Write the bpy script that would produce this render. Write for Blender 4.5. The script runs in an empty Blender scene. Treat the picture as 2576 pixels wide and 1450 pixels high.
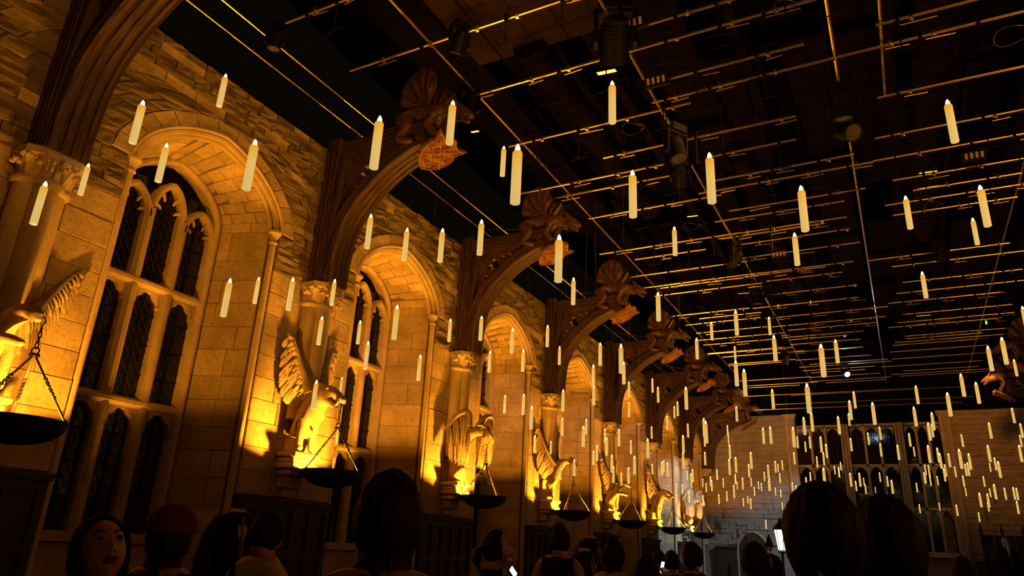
import bpy, bmesh, math, random
from mathutils import Vector, Matrix, Euler

S = bpy.context.scene
COL = S.collection
RND = random.Random(11)
PI = math.pi

# ------------------------------------------------------------------ camera
CAM_LOC = Vector((8.2574, 0.0, 1.6))
CAM_ROT = Euler((1.92121406, -0.04552137, 0.48527361), 'XYZ')
FPX = 1791.08                                   # focal length in pixels of the 2576 px frame
cam_data = bpy.data.cameras.new('camera')
cam_data.sensor_fit = 'HORIZONTAL'
cam_data.sensor_width = 36.0
cam_data.lens = FPX / 2576.0 * 36.0
cam_data.clip_end = 200
cam = bpy.data.objects.new('camera', cam_data)
cam.location = CAM_LOC
cam.rotation_euler = CAM_ROT
COL.objects.link(cam)
S.camera = cam
CAM_M = CAM_ROT.to_matrix()
CAM_MI = CAM_M.transposed()

def ray(px, py):
    return CAM_M @ Vector(((px - 1288) / FPX, -(py - 725) / FPX, -1.0))

def at(px, py, axis, v):
    d = ray(px, py)
    i = 'XYZ'.index(axis)
    return CAM_LOC + d * ((v - CAM_LOC[i]) / d[i])

def at_depth(px, py, dep):
    return CAM_LOC + ray(px, py) * dep

def proj(p):
    q = CAM_MI @ (Vector(p) - CAM_LOC)
    return (1288 + FPX * q.x / -q.z, 725 - FPX * q.y / -q.z, -q.z)

# ------------------------------------------------------------------ world, exposure
W = bpy.data.worlds.new('night')
S.world = W
W.use_nodes = True
W.node_tree.nodes['Background'].inputs[0].default_value = (0.010, 0.007, 0.004, 1)
W.node_tree.nodes['Background'].inputs[1].default_value = 0.25
S.view_settings.view_transform = 'Standard'
S.view_settings.look = 'None'
S.view_settings.exposure = 0.0
S.view_settings.gamma = 1.0
S.view_settings.use_curve_mapping = False
S.cycles.use_denoising = True
S.cycles.max_bounces = 5
S.cycles.diffuse_bounces = 2
S.cycles.glossy_bounces = 3
S.cycles.transmission_bounces = 2
S.cycles.sample_clamp_indirect = 3.0
S.cycles.use_light_tree = True

# the hall: left wall plane x = 0, bays of 4.5 m along y, end wall at YE, eye at 1.6 m
BAY = 4.5
YP0 = 3.76
YP = [YP0 + BAY * i for i in range(8)]          # pier centres
YE = 35.1
XR = 14.1                                        # right wall plane
ZTOP = 8.05
ZG = 8.9                                         # pipe grid

AMBER = (1.0, 0.36, 0.022)
def spot(name, loc, target, power, color, angle, blend=0.6, radius=0.15, parent=None):
    l = bpy.data.lights.new(name, 'SPOT')
    l.energy = power
    l.color = color
    l.spot_size = math.radians(angle)
    l.spot_blend = blend
    l.shadow_soft_size = radius
    o = bpy.data.objects.new(name, l)
    COL.objects.link(o)
    o.location = loc
    d = Vector(target) - Vector(loc)
    o.rotation_euler = d.to_track_quat('-Z', 'Y').to_euler()
    return o

# stage lamps hidden among the pipes, washing the upper walls
for i, (yy, pw) in enumerate(((2.6, 300), (6.0, 380), (11.0, 640), (16, 740), (21.5, 740), (27, 520))):
    spot('stage_lamp', (7.6, yy, 8.75), (0.0, yy + 0.6, 7.6), pw, (1.0, 0.40, 0.040), 52, 0.9, 0.12)
for i, (yy, pw) in enumerate(((8.0, 110), (13, 260), (18, 300), (23, 300))):
    spot('pale_lamp', (5.2, yy - 1.5, 8.7), (-0.4, yy + 2.6, 5.0), pw, (1.0, 0.62, 0.58), 15, 0.4, 0.1)
spot('end_wall_lamp', (4.0, 29.0, 8.6), (2.2, 35.1, 6.9), 520, (1.0, 0.52, 0.24), 56, 0.8, 0.12)
spot('end_wall_lamp', (11.0, 29.0, 8.6), (11.6, 35.1, 6.4), 560, (1.0, 0.36, 0.05), 56, 0.8, 0.12)
spot('blue_lamp', (8.0, 27.5, 8.6), (-0.5, 30.0, 3.2), 4200, (0.52, 0.78, 1.0), 24, 0.6, 0.08)
spot('blue_lamp', (8.2, 30.0, 8.6), (2.4, 35.1, 1.6), 2600, (0.50, 0.70, 1.0), 38, 0.9, 0.08)
spot('blue_lamp', (7.4, 29.0, 8.6), (7.3, 35.1, 5.6), 28, (0.80, 0.84, 1.0), 62, 0.9, 0.08)

# ------------------------------------------------------------------ helpers
def tag(o, label=None, cat=None, group=None, kind=None):
    if label: o['label'] = label
    if cat: o['category'] = cat
    if group: o['group'] = group
    if kind: o['kind'] = kind
    return o

def empty(name, loc=(0, 0, 0), rot=(0, 0, 0), parent=None):
    o = bpy.data.objects.new(name, None)
    o.empty_display_size = 0.1
    COL.objects.link(o)
    o.location = loc
    o.rotation_euler = rot
    if parent: o.parent = parent
    return o

def link(name, me, mat=None, parent=None, loc=(0, 0, 0), rot=(0, 0, 0), scale=None):
    o = bpy.data.objects.new(name, me)
    if mat and not me.materials: me.materials.append(mat)
    COL.objects.link(o)
    o.location = loc
    o.rotation_euler = rot
    if scale: o.scale = scale
    if parent: o.parent = parent
    return o

class MB:
    def __init__(self):
        self.v = []; self.f = []
    def add(self, vs, fs):
        n = len(self.v)
        self.v += [tuple(p) for p in vs]
        self.f += [tuple(i + n for i in f) for f in fs]
        return self
    def box(self, a, b):
        x0, y0, z0 = a; x1, y1, z1 = b
        return self.add([(x0,y0,z0),(x1,y0,z0),(x1,y1,z0),(x0,y1,z0),(x0,y0,z1),(x1,y0,z1),(x1,y1,z1),(x0,y1,z1)],
                        [(3,2,1,0),(4,5,6,7),(0,1,5,4),(1,2,6,5),(2,3,7,6),(3,0,4,7)])
    def cbox(self, c, s, bev=0.0):
        # centred box, with chamfered long edges when bev > 0
        if not bev:
            return self.box([c[k]-s[k]/2 for k in range(3)], [c[k]+s[k]/2 for k in range(3)])
        x, y, z = s[0]/2, s[1]/2, s[2]/2
        vs = []; b = bev
        for sz, zz in ((-1, -z), (1, z)):
            for (px, py) in ((-x+b,-y),(x-b,-y),(x,-y+b),(x,y-b),(x-b,y),(-x+b,y),(-x,y-b),(-x,-y+b)):
                vs.append((c[0]+px, c[1]+py, c[2]+zz))
        fs = [tuple(range(7,-1,-1)), tuple(range(8,16))] + [(i,(i+1)%8,8+(i+1)%8,8+i) for i in range(8)]
        return self.add(vs, fs)
    def lathe(self, prof, c=(0,0,0), seg=16, cap=True, axis='Z', a0=0.0):
        n = len(prof); vs = []; fs = []
        for k in range(seg):
            a = a0 + 2*PI*k/seg
            for r, z in prof:
                if axis == 'Z': vs.append((c[0]+r*math.cos(a), c[1]+r*math.sin(a), c[2]+z))
                elif axis == 'X': vs.append((c[0]+z, c[1]+r*math.cos(a), c[2]+r*math.sin(a)))
                else: vs.append((c[0]+r*math.sin(a), c[1]+z, c[2]+r*math.cos(a)))
        for k in range(seg):
            k2 = (k+1) % seg
            for j in range(n-1):
                fs.append((k*n+j, k2*n+j, k2*n+j+1, k*n+j+1))
        if cap:
            if prof[0][0] > 1e-5: fs.append(tuple(k*n for k in range(seg-1,-1,-1)))
            if prof[-1][0] > 1e-5: fs.append(tuple(k*n+n-1 for k in range(seg)))
        return self.add(vs, fs)
    def tube(self, pts, r, seg=8, cap=True, closed=False):
        pts = [Vector(p) for p in pts]; n = len(pts)
        rr = r if isinstance(r, (list, tuple)) else [r]*n
        vs = []; fs = []; prev = None
        for i, p in enumerate(pts):
            if closed: t = (pts[(i+1) % n]-pts[i-1]).normalized()
            else: t = (pts[min(i+1,n-1)]-pts[max(i-1,0)]).normalized()
            if prev is None:
                u = t.cross(Vector((0,0,1)))
                if u.length < 0.05: u = t.cross(Vector((1,0,0)))
                u.normalize()
            else:
                u = (prev - t*prev.dot(t)).normalized()
            w = t.cross(u); prev = u
            for k in range(seg):
                a = 2*PI*k/seg
                q = p + (u*math.cos(a)+w*math.sin(a))*rr[i]
                vs.append(q)
        m = n if closed else n-1
        for i in range(m):
            j = (i+1) % n
            for k in range(seg):
                k2 = (k+1) % seg
                fs.append((i*seg+k, i*seg+k2, j*seg+k2, j*seg+k))
        if cap and not closed:
            fs.append(tuple(range(seg-1,-1,-1))); fs.append(tuple((n-1)*seg+k for k in range(seg)))
        return self.add(vs, fs)
    def loft(self, rings, closed=True, cap=True):
        n = len(rings[0]); vs = [p for r in rings for p in r]; fs = []
        for i in range(len(rings)-1):
            for k in range(n if closed else n-1):
                k2 = (k+1) % n
                fs.append((i*n+k, i*n+k2, (i+1)*n+k2, (i+1)*n+k))
        if cap and closed:
            fs.append(tuple(range(n-1,-1,-1))); fs.append(tuple((len(rings)-1)*n+k for k in range(n)))
        return self.add(vs, fs)
    def ball(self, c, r, seg=12, ring=8):
        rx, ry, rz = r if isinstance(r, (list, tuple)) else (r, r, r)
        vs = [(c[0], c[1], c[2]-rz)]
        for j in range(1, ring):
            a = -PI/2+PI*j/ring
            for k in range(seg):
                b = 2*PI*k/seg
                vs.append((c[0]+rx*math.cos(a)*math.cos(b), c[1]+ry*math.cos(a)*math.sin(b), c[2]+rz*math.sin(a)))
        vs.append((c[0], c[1], c[2]+rz)); fs = []
        for k in range(seg):
            k2 = (k+1) % seg
            fs.append((0, 1+k2, 1+k))
            for j in range(ring-2):
                fs.append((1+j*seg+k, 1+j*seg+k2, 1+(j+1)*seg+k2, 1+(j+1)*seg+k))
            fs.append((len(vs)-1, 1+(ring-2)*seg+k, 1+(ring-2)*seg+k2))
        return self.add(vs, fs)
    def mesh(self, name, smooth=False, fix=True):
        me = bpy.data.meshes.new(name)
        me.from_pydata(self.v, [], self.f)
        if fix:
            bm = bmesh.new(); bm.from_mesh(me)
            bmesh.ops.recalc_face_normals(bm, faces=bm.faces)
            bm.to_mesh(me); bm.free()
        if smooth:
            me.polygons.foreach_set('use_smooth', [True]*len(me.polygons))
            try: me.set_sharp_from_angle(angle=math.radians(42))
            except Exception: pass
        me.update()
        return me
    def build(self, name, mat, parent=None, loc=(0,0,0), rot=(0,0,0), smooth=False):
        return link(name, self.mesh(name, smooth), mat, parent, loc, rot)

def plate(outline, holes, t, to3):
    """flat plate with holes; outline/holes are 2-D loops, to3(u, v, d) gives the 3-D point"""
    bm = bmesh.new(); edges = []
    for lp in [outline] + holes:
        vs = [bm.verts.new((p[0], p[1], 0)) for p in lp]
        for i in range(len(vs)): edges.append(bm.edges.new((vs[i], vs[(i+1) % len(vs)])))
    bmesh.ops.triangle_fill(bm, edges=edges, use_beauty=True)
    g = bmesh.ops.extrude_face_region(bm, geom=list(bm.faces))
    for v in [e for e in g['geom'] if isinstance(e, bmesh.types.BMVert)]: v.co.z = t
    for v in bm.verts: v.co = Vector(to3(v.co.x, v.co.y, v.co.z))
    bmesh.ops.recalc_face_normals(bm, faces=bm.faces)
    me = bpy.data.meshes.new('plate'); bm.to_mesh(me); bm.free()
    return me

SKINS = []
def skin(name, verts, edges, radii, mat, parent=None, loc=(0,0,0), rot=(0,0,0), sub=2, root=0):
    me = bpy.data.meshes.new(name)
    me.from_pydata(verts, edges, [])
    o = bpy.data.objects.new(name, me)
    COL.objects.link(o)
    o.location = loc; o.rotation_euler = rot
    if parent: o.parent = parent
    me.materials.append(mat)
    m = o.modifiers.new('skin', 'SKIN')
    m.use_smooth_shade = True
    lay = me.skin_vertices[0].data if me.skin_vertices else None
    for i, r in enumerate(radii):
        lay[i].radius = r if isinstance(r, (tuple, list)) else (r, r)
        lay[i].use_root = (i == root)
    s = o.modifiers.new('sub', 'SUBSURF'); s.levels = sub; s.render_levels = sub
    SKINS.append(o)
    return o

def chain(pts):
    """pts: list of chains; each chain is a list of (x, y, z, r), points repeated between chains are merged"""
    vs = []; rs = []; es = []; idx = {}
    for c in pts:
        last = None
        for p in c:
            k = (round(p[0], 4), round(p[1], 4), round(p[2], 4))
            if k not in idx:
                idx[k] = len(vs); vs.append(k); rs.append(p[3])
            i = idx[k]
            if last is not None and last != i: es.append((last, i))
            last = i
    return vs, es, rs

# ------------------------------------------------------------------ materials
def mat(name):
    m = bpy.data.materials.new(name); m.use_nodes = True
    nt = m.node_tree; b = nt.nodes['Principled BSDF']
    return m, nt, b

def nd(nt, t, **k):
    n = nt.nodes.new(t)
    for a, v in k.items(): setattr(n, a, v)
    return n

def stone_mat(name, c1, c2, c3, scale=1.6, bump=0.5, dist=0.02, stretch=(1, 1, 1), rough=0.9, cells=None):
    m, nt, b = mat(name)
    g = nd(nt, 'ShaderNodeNewGeometry')
    mp = nd(nt, 'ShaderNodeMapping'); mp.inputs['Scale'].default_value = stretch
    nt.links.new(g.outputs['Position'], mp.inputs[0])
    n1 = nd(nt, 'ShaderNodeTexNoise'); n1.inputs['Scale'].default_value = scale; n1.inputs['Detail'].default_value = 6
    n2 = nd(nt, 'ShaderNodeTexNoise'); n2.inputs['Scale'].default_value = scale*9; n2.inputs['Detail'].default_value = 8
    n2.inputs['Roughness'].default_value = 0.65
    for n in (n1, n2): nt.links.new(mp.outputs[0], n.inputs['Vector'])
    r = nd(nt, 'ShaderNodeValToRGB')
    r.color_ramp.elements[0].position = 0.32; r.color_ramp.elements[0].color = (*c1, 1)
    r.color_ramp.elements[1].position = 0.70; r.color_ramp.elements[1].color = (*c2, 1)
    nt.links.new(n1.outputs[0], r.inputs[0])
    mx = nd(nt, 'ShaderNodeMixRGB'); mx.inputs[2].default_value = (*c3, 1)
    r2 = nd(nt, 'ShaderNodeValToRGB'); r2.color_ramp.elements[0].position = 0.52; r2.color_ramp.elements[1].position = 0.72
    nt.links.new(n2.outputs[0], r2.inputs[0])
    mm = nd(nt, 'ShaderNodeMath', operation='MULTIPLY'); mm.inputs[1].default_value = 0.65
    nt.links.new(r2.outputs[0], mm.inputs[0]); nt.links.new(mm.outputs[0], mx.inputs[0])
    nt.links.new(r.outputs[0], mx.inputs[1])
    oi = nd(nt, 'ShaderNodeObjectInfo')
    mr = nd(nt, 'ShaderNodeMapRange'); mr.inputs['To Min'].default_value = 0.82; mr.inputs['To Max'].default_value = 1.12
    nt.links.new(oi.outputs['Random'], mr.inputs[0])
    mv = nd(nt, 'ShaderNodeVectorMath', operation='SCALE')
    nt.links.new(mx.outputs[0], mv.inputs[0]); nt.links.new(mr.outputs[0], mv.inputs['Scale'])
    nt.links.new(mv.outputs[0], b.inputs['Base Color'])
    b.inputs['Roughness'].default_value = rough
    b.inputs['Specular IOR Level'].default_value = 0.25
    bp = nd(nt, 'ShaderNodeBump'); bp.inputs['Strength'].default_value = bump; bp.inputs['Distance'].default_value = dist
    n3 = nd(nt, 'ShaderNodeTexNoise'); n3.inputs['Scale'].default_value = scale*4.5; n3.inputs['Detail'].default_value = 10
    n3.inputs['Roughness'].default_value = 0.62
    nt.links.new(mp.outputs[0], n3.inputs['Vector'])
    nt.links.new(n3.outputs[0], bp.inputs['Height']); nt.links.new(bp.outputs[0], b.inputs['Normal'])
    return m

ASHLAR = stone_mat('ashlar', (0.36, 0.27, 0.14), (0.58, 0.45, 0.26), (0.17, 0.11, 0.05), 1.9, 0.85, 0.022)
RUBBLE = stone_mat('rubble', (0.30, 0.23, 0.12), (0.56, 0.43, 0.25), (0.10, 0.06, 0.03), 3.4, 1.0, 0.14, (1, 0.5, 2.0))
CARVED = stone_mat('carved_stone', (0.42, 0.32, 0.18), (0.56, 0.44, 0.27), (0.22, 0.15, 0.08), 3.0, 0.5, 0.012)
STATUEM = stone_mat('weathered_statue_stone', (0.34, 0.25, 0.13), (0.54, 0.42, 0.25), (0.14, 0.09, 0.045), 4.5, 0.8, 0.014)
MORTAR = stone_mat('mortar', (0.16, 0.12, 0.075), (0.22, 0.17, 0.11), (0.10, 0.07, 0.04), 2.0, 0.4, 0.01)
ENDSTONE = stone_mat('end_wall_stone', (0.32, 0.25, 0.17), (0.46, 0.37, 0.26), (0.15, 0.10, 0.06), 1.2, 1.0, 0.09, (1, 1, 5.0))

def wood_mat(name, c1, c2, axis_scale, rough=0.5, bump=0.6, spec=0.5, use_obj=True):
    m, nt, b = mat(name)
    tc = nd(nt, 'ShaderNodeTexCoord')
    mp = nd(nt, 'ShaderNodeMapping'); mp.inputs['Scale'].default_value = axis_scale
    nt.links.new(tc.outputs['Object' if use_obj else 'UV'], mp.inputs[0])
    n = nd(nt, 'ShaderNodeTexNoise'); n.inputs['Scale'].default_value = 3.0; n.inputs['Detail'].default_value = 8
    n.inputs['Roughness'].default_value = 0.6; n.inputs['Distortion'].default_value = 0.6
    nt.links.new(mp.outputs[0], n.inputs['Vector'])
    r = nd(nt, 'ShaderNodeValToRGB')
    r.color_ramp.elements[0].position = 0.36; r.color_ramp.elements[0].color = (*c1, 1)
    r.color_ramp.elements[1].position = 0.66; r.color_ramp.elements[1].color = (*c2, 1)
    nt.links.new(n.outputs[0], r.inputs[0]); nt.links.new(r.outputs[0], b.inputs['Base Color'])
    b.inputs['Roughness'].default_value = rough
    b.inputs['Specular IOR Level'].default_value = spec
    bp = nd(nt, 'ShaderNodeBump'); bp.inputs['Strength'].default_value = bump; bp.inputs['Distance'].default_value = 0.02
    nt.links.new(n.outputs[0], bp.inputs['Height']); nt.links.new(bp.outputs[0], b.inputs['Normal'])
    return m

TIMBER = wood_mat('oak_timber', (0.016, 0.008, 0.004), (0.115, 0.056, 0.024), (0.9, 9, 1.0), 0.5, 1.0, 0.5, False)
TIMBER_H = TIMBER
CARVEWOOD = wood_mat('carved_oak', (0.05, 0.024, 0.011), (0.14, 0.064, 0.026), (2.5, 2.5, 2.5), 0.42, 0.4)
SHIELDWOOD = wood_mat('gilt_oak', (0.20, 0.085, 0.02), (0.42, 0.19, 0.045), (3, 3, 3), 0.45, 0.3)
DARKWOOD = wood_mat('dark_panelling', (0.022, 0.014, 0.008), (0.05, 0.032, 0.018), (6, 6, 1), 0.55, 0.3)

def plain(name, col, rough=0.6, metal=0.0, spec=0.5, emit=None, es=0.0, bump=0.0, bscale=20.0):
    m, nt, b = mat(name)
    b.inputs['Base Color'].default_value = (*col, 1)
    b.inputs['Roughness'].default_value = rough
    b.inputs['Metallic'].default_value = metal
    b.inputs['Specular IOR Level'].default_value = spec
    n = nd(nt, 'ShaderNodeTexNoise'); n.inputs['Scale'].default_value = bscale; n.inputs['Detail'].default_value = 4
    tc = nd(nt, 'ShaderNodeTexCoord'); nt.links.new(tc.outputs['Object'], n.inputs['Vector'])
    mr = nd(nt, 'ShaderNodeMapRange'); mr.inputs['To Min'].default_value = 0.85; mr.inputs['To Max'].default_value = 1.15
    nt.links.new(n.outputs[0], mr.inputs[0])
    mv = nd(nt, 'ShaderNodeVectorMath', operation='SCALE'); mv.inputs[0].default_value = col
    nt.links.new(mr.outputs[0], mv.inputs['Scale']); nt.links.new(mv.outputs[0], b.inputs['Base Color'])
    if bump:
        bp = nd(nt, 'ShaderNodeBump'); bp.inputs['Strength'].default_value = bump; bp.inputs['Distance'].default_value = 0.01
        nt.links.new(n.outputs[0], bp.inputs['Height']); nt.links.new(bp.outputs[0], b.inputs['Normal'])
    if emit:
        b.inputs['Emission Color'].default_value = (*emit, 1); b.inputs['Emission Strength'].default_value = es
    return m

IRON = plain('wrought_iron', (0.035, 0.028, 0.022), 0.45, 0.7)
BOWLIRON = plain('dark_bowl_iron', (0.012, 0.010, 0.009), 0.6, 0.2, 0.3)
PIPE = plain('scaffold_pipe', (0.85, 0.70, 0.50), 0.34, 1.0)
BLACK = plain('black_fitting', (0.005, 0.0045, 0.004), 0.6, 0, 0.2)
VOID = plain('black_drape', (0.004, 0.0035, 0.003), 0.95, 0, 0.1)
DECK = wood_mat('brown_ceiling_deck', (0.004, 0.0025, 0.0015), (0.010, 0.0055, 0.003), (1, 1, 1), 0.95, 0.2, 0.05)
MESHMETAL = plain('woven_metal_mesh', (0.06, 0.026, 0.011), 0.6, 0.3)
GLASS = plain('dark_leaded_glass', (0.006, 0.005, 0.004), 0.06, 0.0, 0.6, None, 0, 0.25, 9.0)
LEAD = plain('lead_came', (0.075, 0.062, 0.045), 0.45, 0.6)
FLOORM = stone_mat('flagstone', (0.10, 0.08, 0.06), (0.16, 0.13, 0.10), (0.06, 0.05, 0.04), 0.8, 0.3, 0.01, rough=0.6)
WIRE = plain('thin_wire', (0.10, 0.08, 0.06), 0.4, 0.8)

# candles are electric: the wax tube glows, brightest under the flame
def wax_mat():
    m, nt, b = mat('glowing_wax')
    b.inputs['Base Color'].default_value = (0.30, 0.20, 0.07, 1)
    b.inputs['Roughness'].default_value = 0.5
    tc = nd(nt, 'ShaderNodeTexCoord'); sx = nd(nt, 'ShaderNodeSeparateXYZ')
    nt.links.new(tc.outputs['Generated'], sx.inputs[0])
    r = nd(nt, 'ShaderNodeValToRGB')
    r.color_ramp.elements[0].position = 0.0; r.color_ramp.elements[0].color = (0.76, 0.53, 0.16, 1)
    r.color_ramp.elements[1].position = 1.0; r.color_ramp.elements[1].color = (0.88, 0.40, 0.02, 1)
    e = r.color_ramp.elements.new(0.6); e.color = (0.82, 0.53, 0.13, 1)
    n = nd(nt, 'ShaderNodeTexNoise'); n.inputs['Scale'].default_value = 30
    nt.links.new(tc.outputs['Object'], n.inputs['Vector'])
    nt.links.new(sx.outputs[2], r.inputs[0]); nt.links.new(r.outputs[0], b.inputs['Emission Color'])
    b.inputs['Emission Strength'].default_value = 0.88
    return m
WAX = wax_mat()
FLAME = plain('flame_bulb', (1, 0.9, 0.6), 0.4, 0, 0.5, (1.0, 0.72, 0.30), 9.0)

# ------------------------------------------------------------------ the shell
ZS = 6.12                                         # springing of the window arches

def arch_pt(w, rise, a):
    """a from -1 (left springing) to 1 (right springing)"""
    t = a*PI/2
    return w*math.sin(t), rise*(0.80*math.cos(t) + 0.20*(1-abs(math.sin(t))))

def arch_half(w, rise, z):
    """half width of the arch at height z above the springing"""
    if z <= 0: return w
    if z >= rise: return 0.0
    lo, hi = 0.0, 1.0
    for _ in range(30):
        m = (lo+hi)/2
        if arch_pt(w, rise, m)[1] > z: lo = m
        else: hi = m
    return arch_pt(w, rise, lo)[0]

def outline(w, rise, z0, n=16, zs=ZS):
    pts = [(-w, z0)]
    for i in range(n+1):
        y, z = arch_pt(w, rise, -1+2*i/n)
        pts.append((y, zs+z))
    pts.append((w, z0))
    return pts

WIN = [YP[i]+BAY/2 for i in range(7)]             # window centres
HO, RO = 1.30, 1.00                               # opening on the wall face
HV, RV = 1.58, 1.25                               # outer edge of the voussoir ring
HG, RG = 0.88, 0.78                               # opening at the glass
XG = -1.0

floor = MB().box((-1.6, -7, -0.2), (XR+1, YE+1.5, 0.0)).build('floor', FLOORM); tag(floor, kind='structure')
ceil = MB().box((-2.0, -7, 12.2), (XR+2, YE+2.0, 12.4)).build('ceiling', VOID); tag(ceil, kind='structure')

# wall core (the mortar that shows in the joints)
mb = MB()
F = -0.025
edges = [-6.0] + [c for w_ in WIN for c in (w_-HO, w_+HO)] + [YE+0.4]
for k in range(0, len(edges), 2):
    y0, y1 = edges[k], edges[k+1]
    mb.add([(F,y0,0),(F,y1,0),(F,y1,ZS),(F,y0,ZS)], [(0,1,2,3)])
    mb.add([(F,y0,ZS),(F,y1,ZS),(F,y1,ZTOP),(F,y0,ZTOP)], [(0,1,2,3)])
for c in WIN:
    o = outline(HO, RO, 0)[1:-1]
    for a, b in zip(o[:-1], o[1:]):
        mb.add([(F,c+a[0],a[1]),(F,c+b[0],b[1]),(F,c+b[0],ZTOP),(F,c+a[0],ZTOP)], [(0,1,2,3)])
    rings = []
    for x, w, r in ((F, HO, RO), (-0.10, 1.26, 0.965), (-0.12, 1.20, 0.93), (XG, HG, RG), (XG-0.3, HG, RG)):
        rings.append([(x, c+y, z) for y, z in outline(w, r, 0)])
    mb.loft(rings, closed=False, cap=False)
mb.add([(F,-6,ZTOP),(F,YE+.4,ZTOP),(-1.4,YE+.4,ZTOP),(-1.4,-6,ZTOP)], [(0,1,2,3)])
mb.add([(-1.4,-6,0),(-1.4,YE+.4,0),(-1.4,YE+.4,ZTOP),(-1.4,-6,ZTOP)], [(0,1,2,3)])
wall_left = link('wall_left', mb.mesh('wall_left', fix=False), MORTAR)
tag(wall_left, kind='structure')

def stone(c4, n, proud, bevel=0.012, gap=0.006, rough=0.0, rnd=RND):
    """one block: four surface corners, pushed out along n"""
    c4 = [Vector(p) for p in c4]; n = Vector(n)
    cen = sum(c4, Vector())/4
    def ins(p, d):
        e = (cen-p); L = e.length
        return p + e*(min(d*1.5/L, 0.4) if L > 1e-6 else 0)
    back = [ins(p, gap) - n*0.03 for p in c4]
    mid = [ins(p, gap) + n*(proud-bevel*0.8) for p in c4]
    front = [ins(p, gap+bevel) + n*proud for p in c4]
    m = MB()
    if rough:
        # front face as a 3 x 2 grid of uneven points
        g = []
        for j in range(3):
            for i in range(4):
                u, v = i/3, j/2
                p = (front[0]*(1-u)+front[1]*u)*(1-v) + (front[3]*(1-u)+front[2]*u)*v
                k = 0.35 if (i in (0, 3) or j in (0, 2)) else 1.0
                g.append(p + n*rnd.uniform(-rough, rough)*k)
        vs = back + mid + g
        fs = [(i, (i+1) % 4, 4+(i+1) % 4, 4+i) for i in range(4)]
        G = lambda i, j: 8+j*4+i
        for j in range(2):
            for i in range(3): fs.append((G(i,j), G(i+1,j), G(i+1,j+1), G(i,j+1)))
        fs += [(4, 5, G(3,0), G(2,0), G(1,0), G(0,0)), (5, 6, G(3,2), G(3,1), G(3,0)), (6, 7, G(0,2), G(1,2), G(2,2), G(3,2)), (7, 4, G(0,0), G(0,1), G(0,2))]
        m.add(vs, fs)
    else:
        m.add(back+mid+front, [(i, (i+1) % 4, 4+(i+1) % 4, 4+i) for i in range(4)] + [(4+i, 4+(i+1) % 4, 8+(i+1) % 4, 8+i) for i in range(4)] + [(8, 9, 10, 11)])
    return m

def px_area(c4):
    q = [proj(p) for p in c4]
    if min(p[2] for p in q) < 0.3: return 0
    a = 0
    for i in range(4):
        x0, y0, _ = q[i]; x1, y1, _ = q[(i+1) % 4]
        a += x0*y1-x1*y0
    cx = sum(p[0] for p in q)/4; cy = sum(p[1] for p in q)/4
    if not (-60 < cx < 2640 and -60 < cy < 1510): return 0
    return abs(a)/2

# the courses of the wall face: ashlar below, rubble above
courses = []
z = 2.15
while z < ZTOP-0.02:
    h = RND.uniform(0.29, 0.37) if z < 5.2 else RND.uniform(0.12, 0.20)
    if ZTOP-(z+h) < 0.10: h = ZTOP-z
    courses.append((z, z+h)); z += h
blocks = []
for (z0, z1) in courses:
    segs = []; cur0 = cur1 = 1.2 if z0 < 9 else 0
    for c in WIN:
        if z1 <= ZS: h0 = h1 = HO
        else:
            h0 = arch_half(HV, RV, z0-ZS) if z0 >= ZS-0.12 else HO
            h1 = arch_half(HV, RV, z1-ZS)
        if h0 <= 0.0: continue
        segs.append((cur0, cur1, c-h0, c-h1)); cur0, cur1 = c+h0, c+h1
    segs.append((cur0, cur1, YE, YE))
    for (a0, a1, b0, b1) in segs:
        L = (b0+b1-a0-a1)/2
        if L < 0.05: continue
        avg = RND.uniform(0.50, 0.70) if z0 < 5.2 else RND.uniform(0.34, 0.66)
        n = max(1, round(L/avg))
        cuts = [0.0]
        for i in range(1, n): cuts.append((i+RND.uniform(-0.28, 0.28))/n)
        cuts.append(1.0)
        for u, v in zip(cuts[:-1], cuts[1:]):
            c4 = [(0, a0+(b0-a0)*u, z0), (0, a0+(b0-a0)*v, z0), (0, a1+(b1-a1)*v, z1), (0, a1+(b1-a1)*u, z1)]
            blocks.append((px_area(c4), c4, z0))
blocks.sort(key=lambda t: -t[0])
rest_a, rest_r = MB(), MB()
for k, (ar, c4, z0) in enumerate(blocks):
    rub = z0 > 5.15 and not (RND.random() < 0.12)
    far = ar < 260
    if rub: m = stone(c4, (1, 0, 0), RND.uniform(-0.002, 0.034), 0.016, 0.005, 0.0 if far else 0.022)
    else: m = stone(c4, (1, 0, 0), RND.uniform(0.0, 0.014), 0.008, 0.004, 0.0)
    if k < 300 and ar > 0:
        m.build('stone', RUBBLE if rub else ASHLAR, wall_left)
    else:
        t = rest_r if rub else rest_a
        t.add(m.v, m.f)
tag(link('ashlar_stones', rest_a.mesh('ashlar_stones'), ASHLAR, wall_left), kind='stuff')
tag(link('rubble_stones', rest_r.mesh('rubble_stones'), RUBBLE, wall_left), kind='stuff')

# ------------------------------------------------------------------ windows of the left wall
def cusped(w, h, n=22, foil=0.17):
    """head of a light: pointed arch with cusps, as (y, z) from left springing to right"""
    pts = []
    for i in range(n+1):
        a = -1+2*i/n
        y, z = arch_pt(w, h, a)
        k = 1 - foil*(0.5+0.5*math.cos(a*PI*5/1.0))*(1-abs(a)**6)
        pts.append((y*k, z*(0.75+0.25*k)))
    return pts

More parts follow.
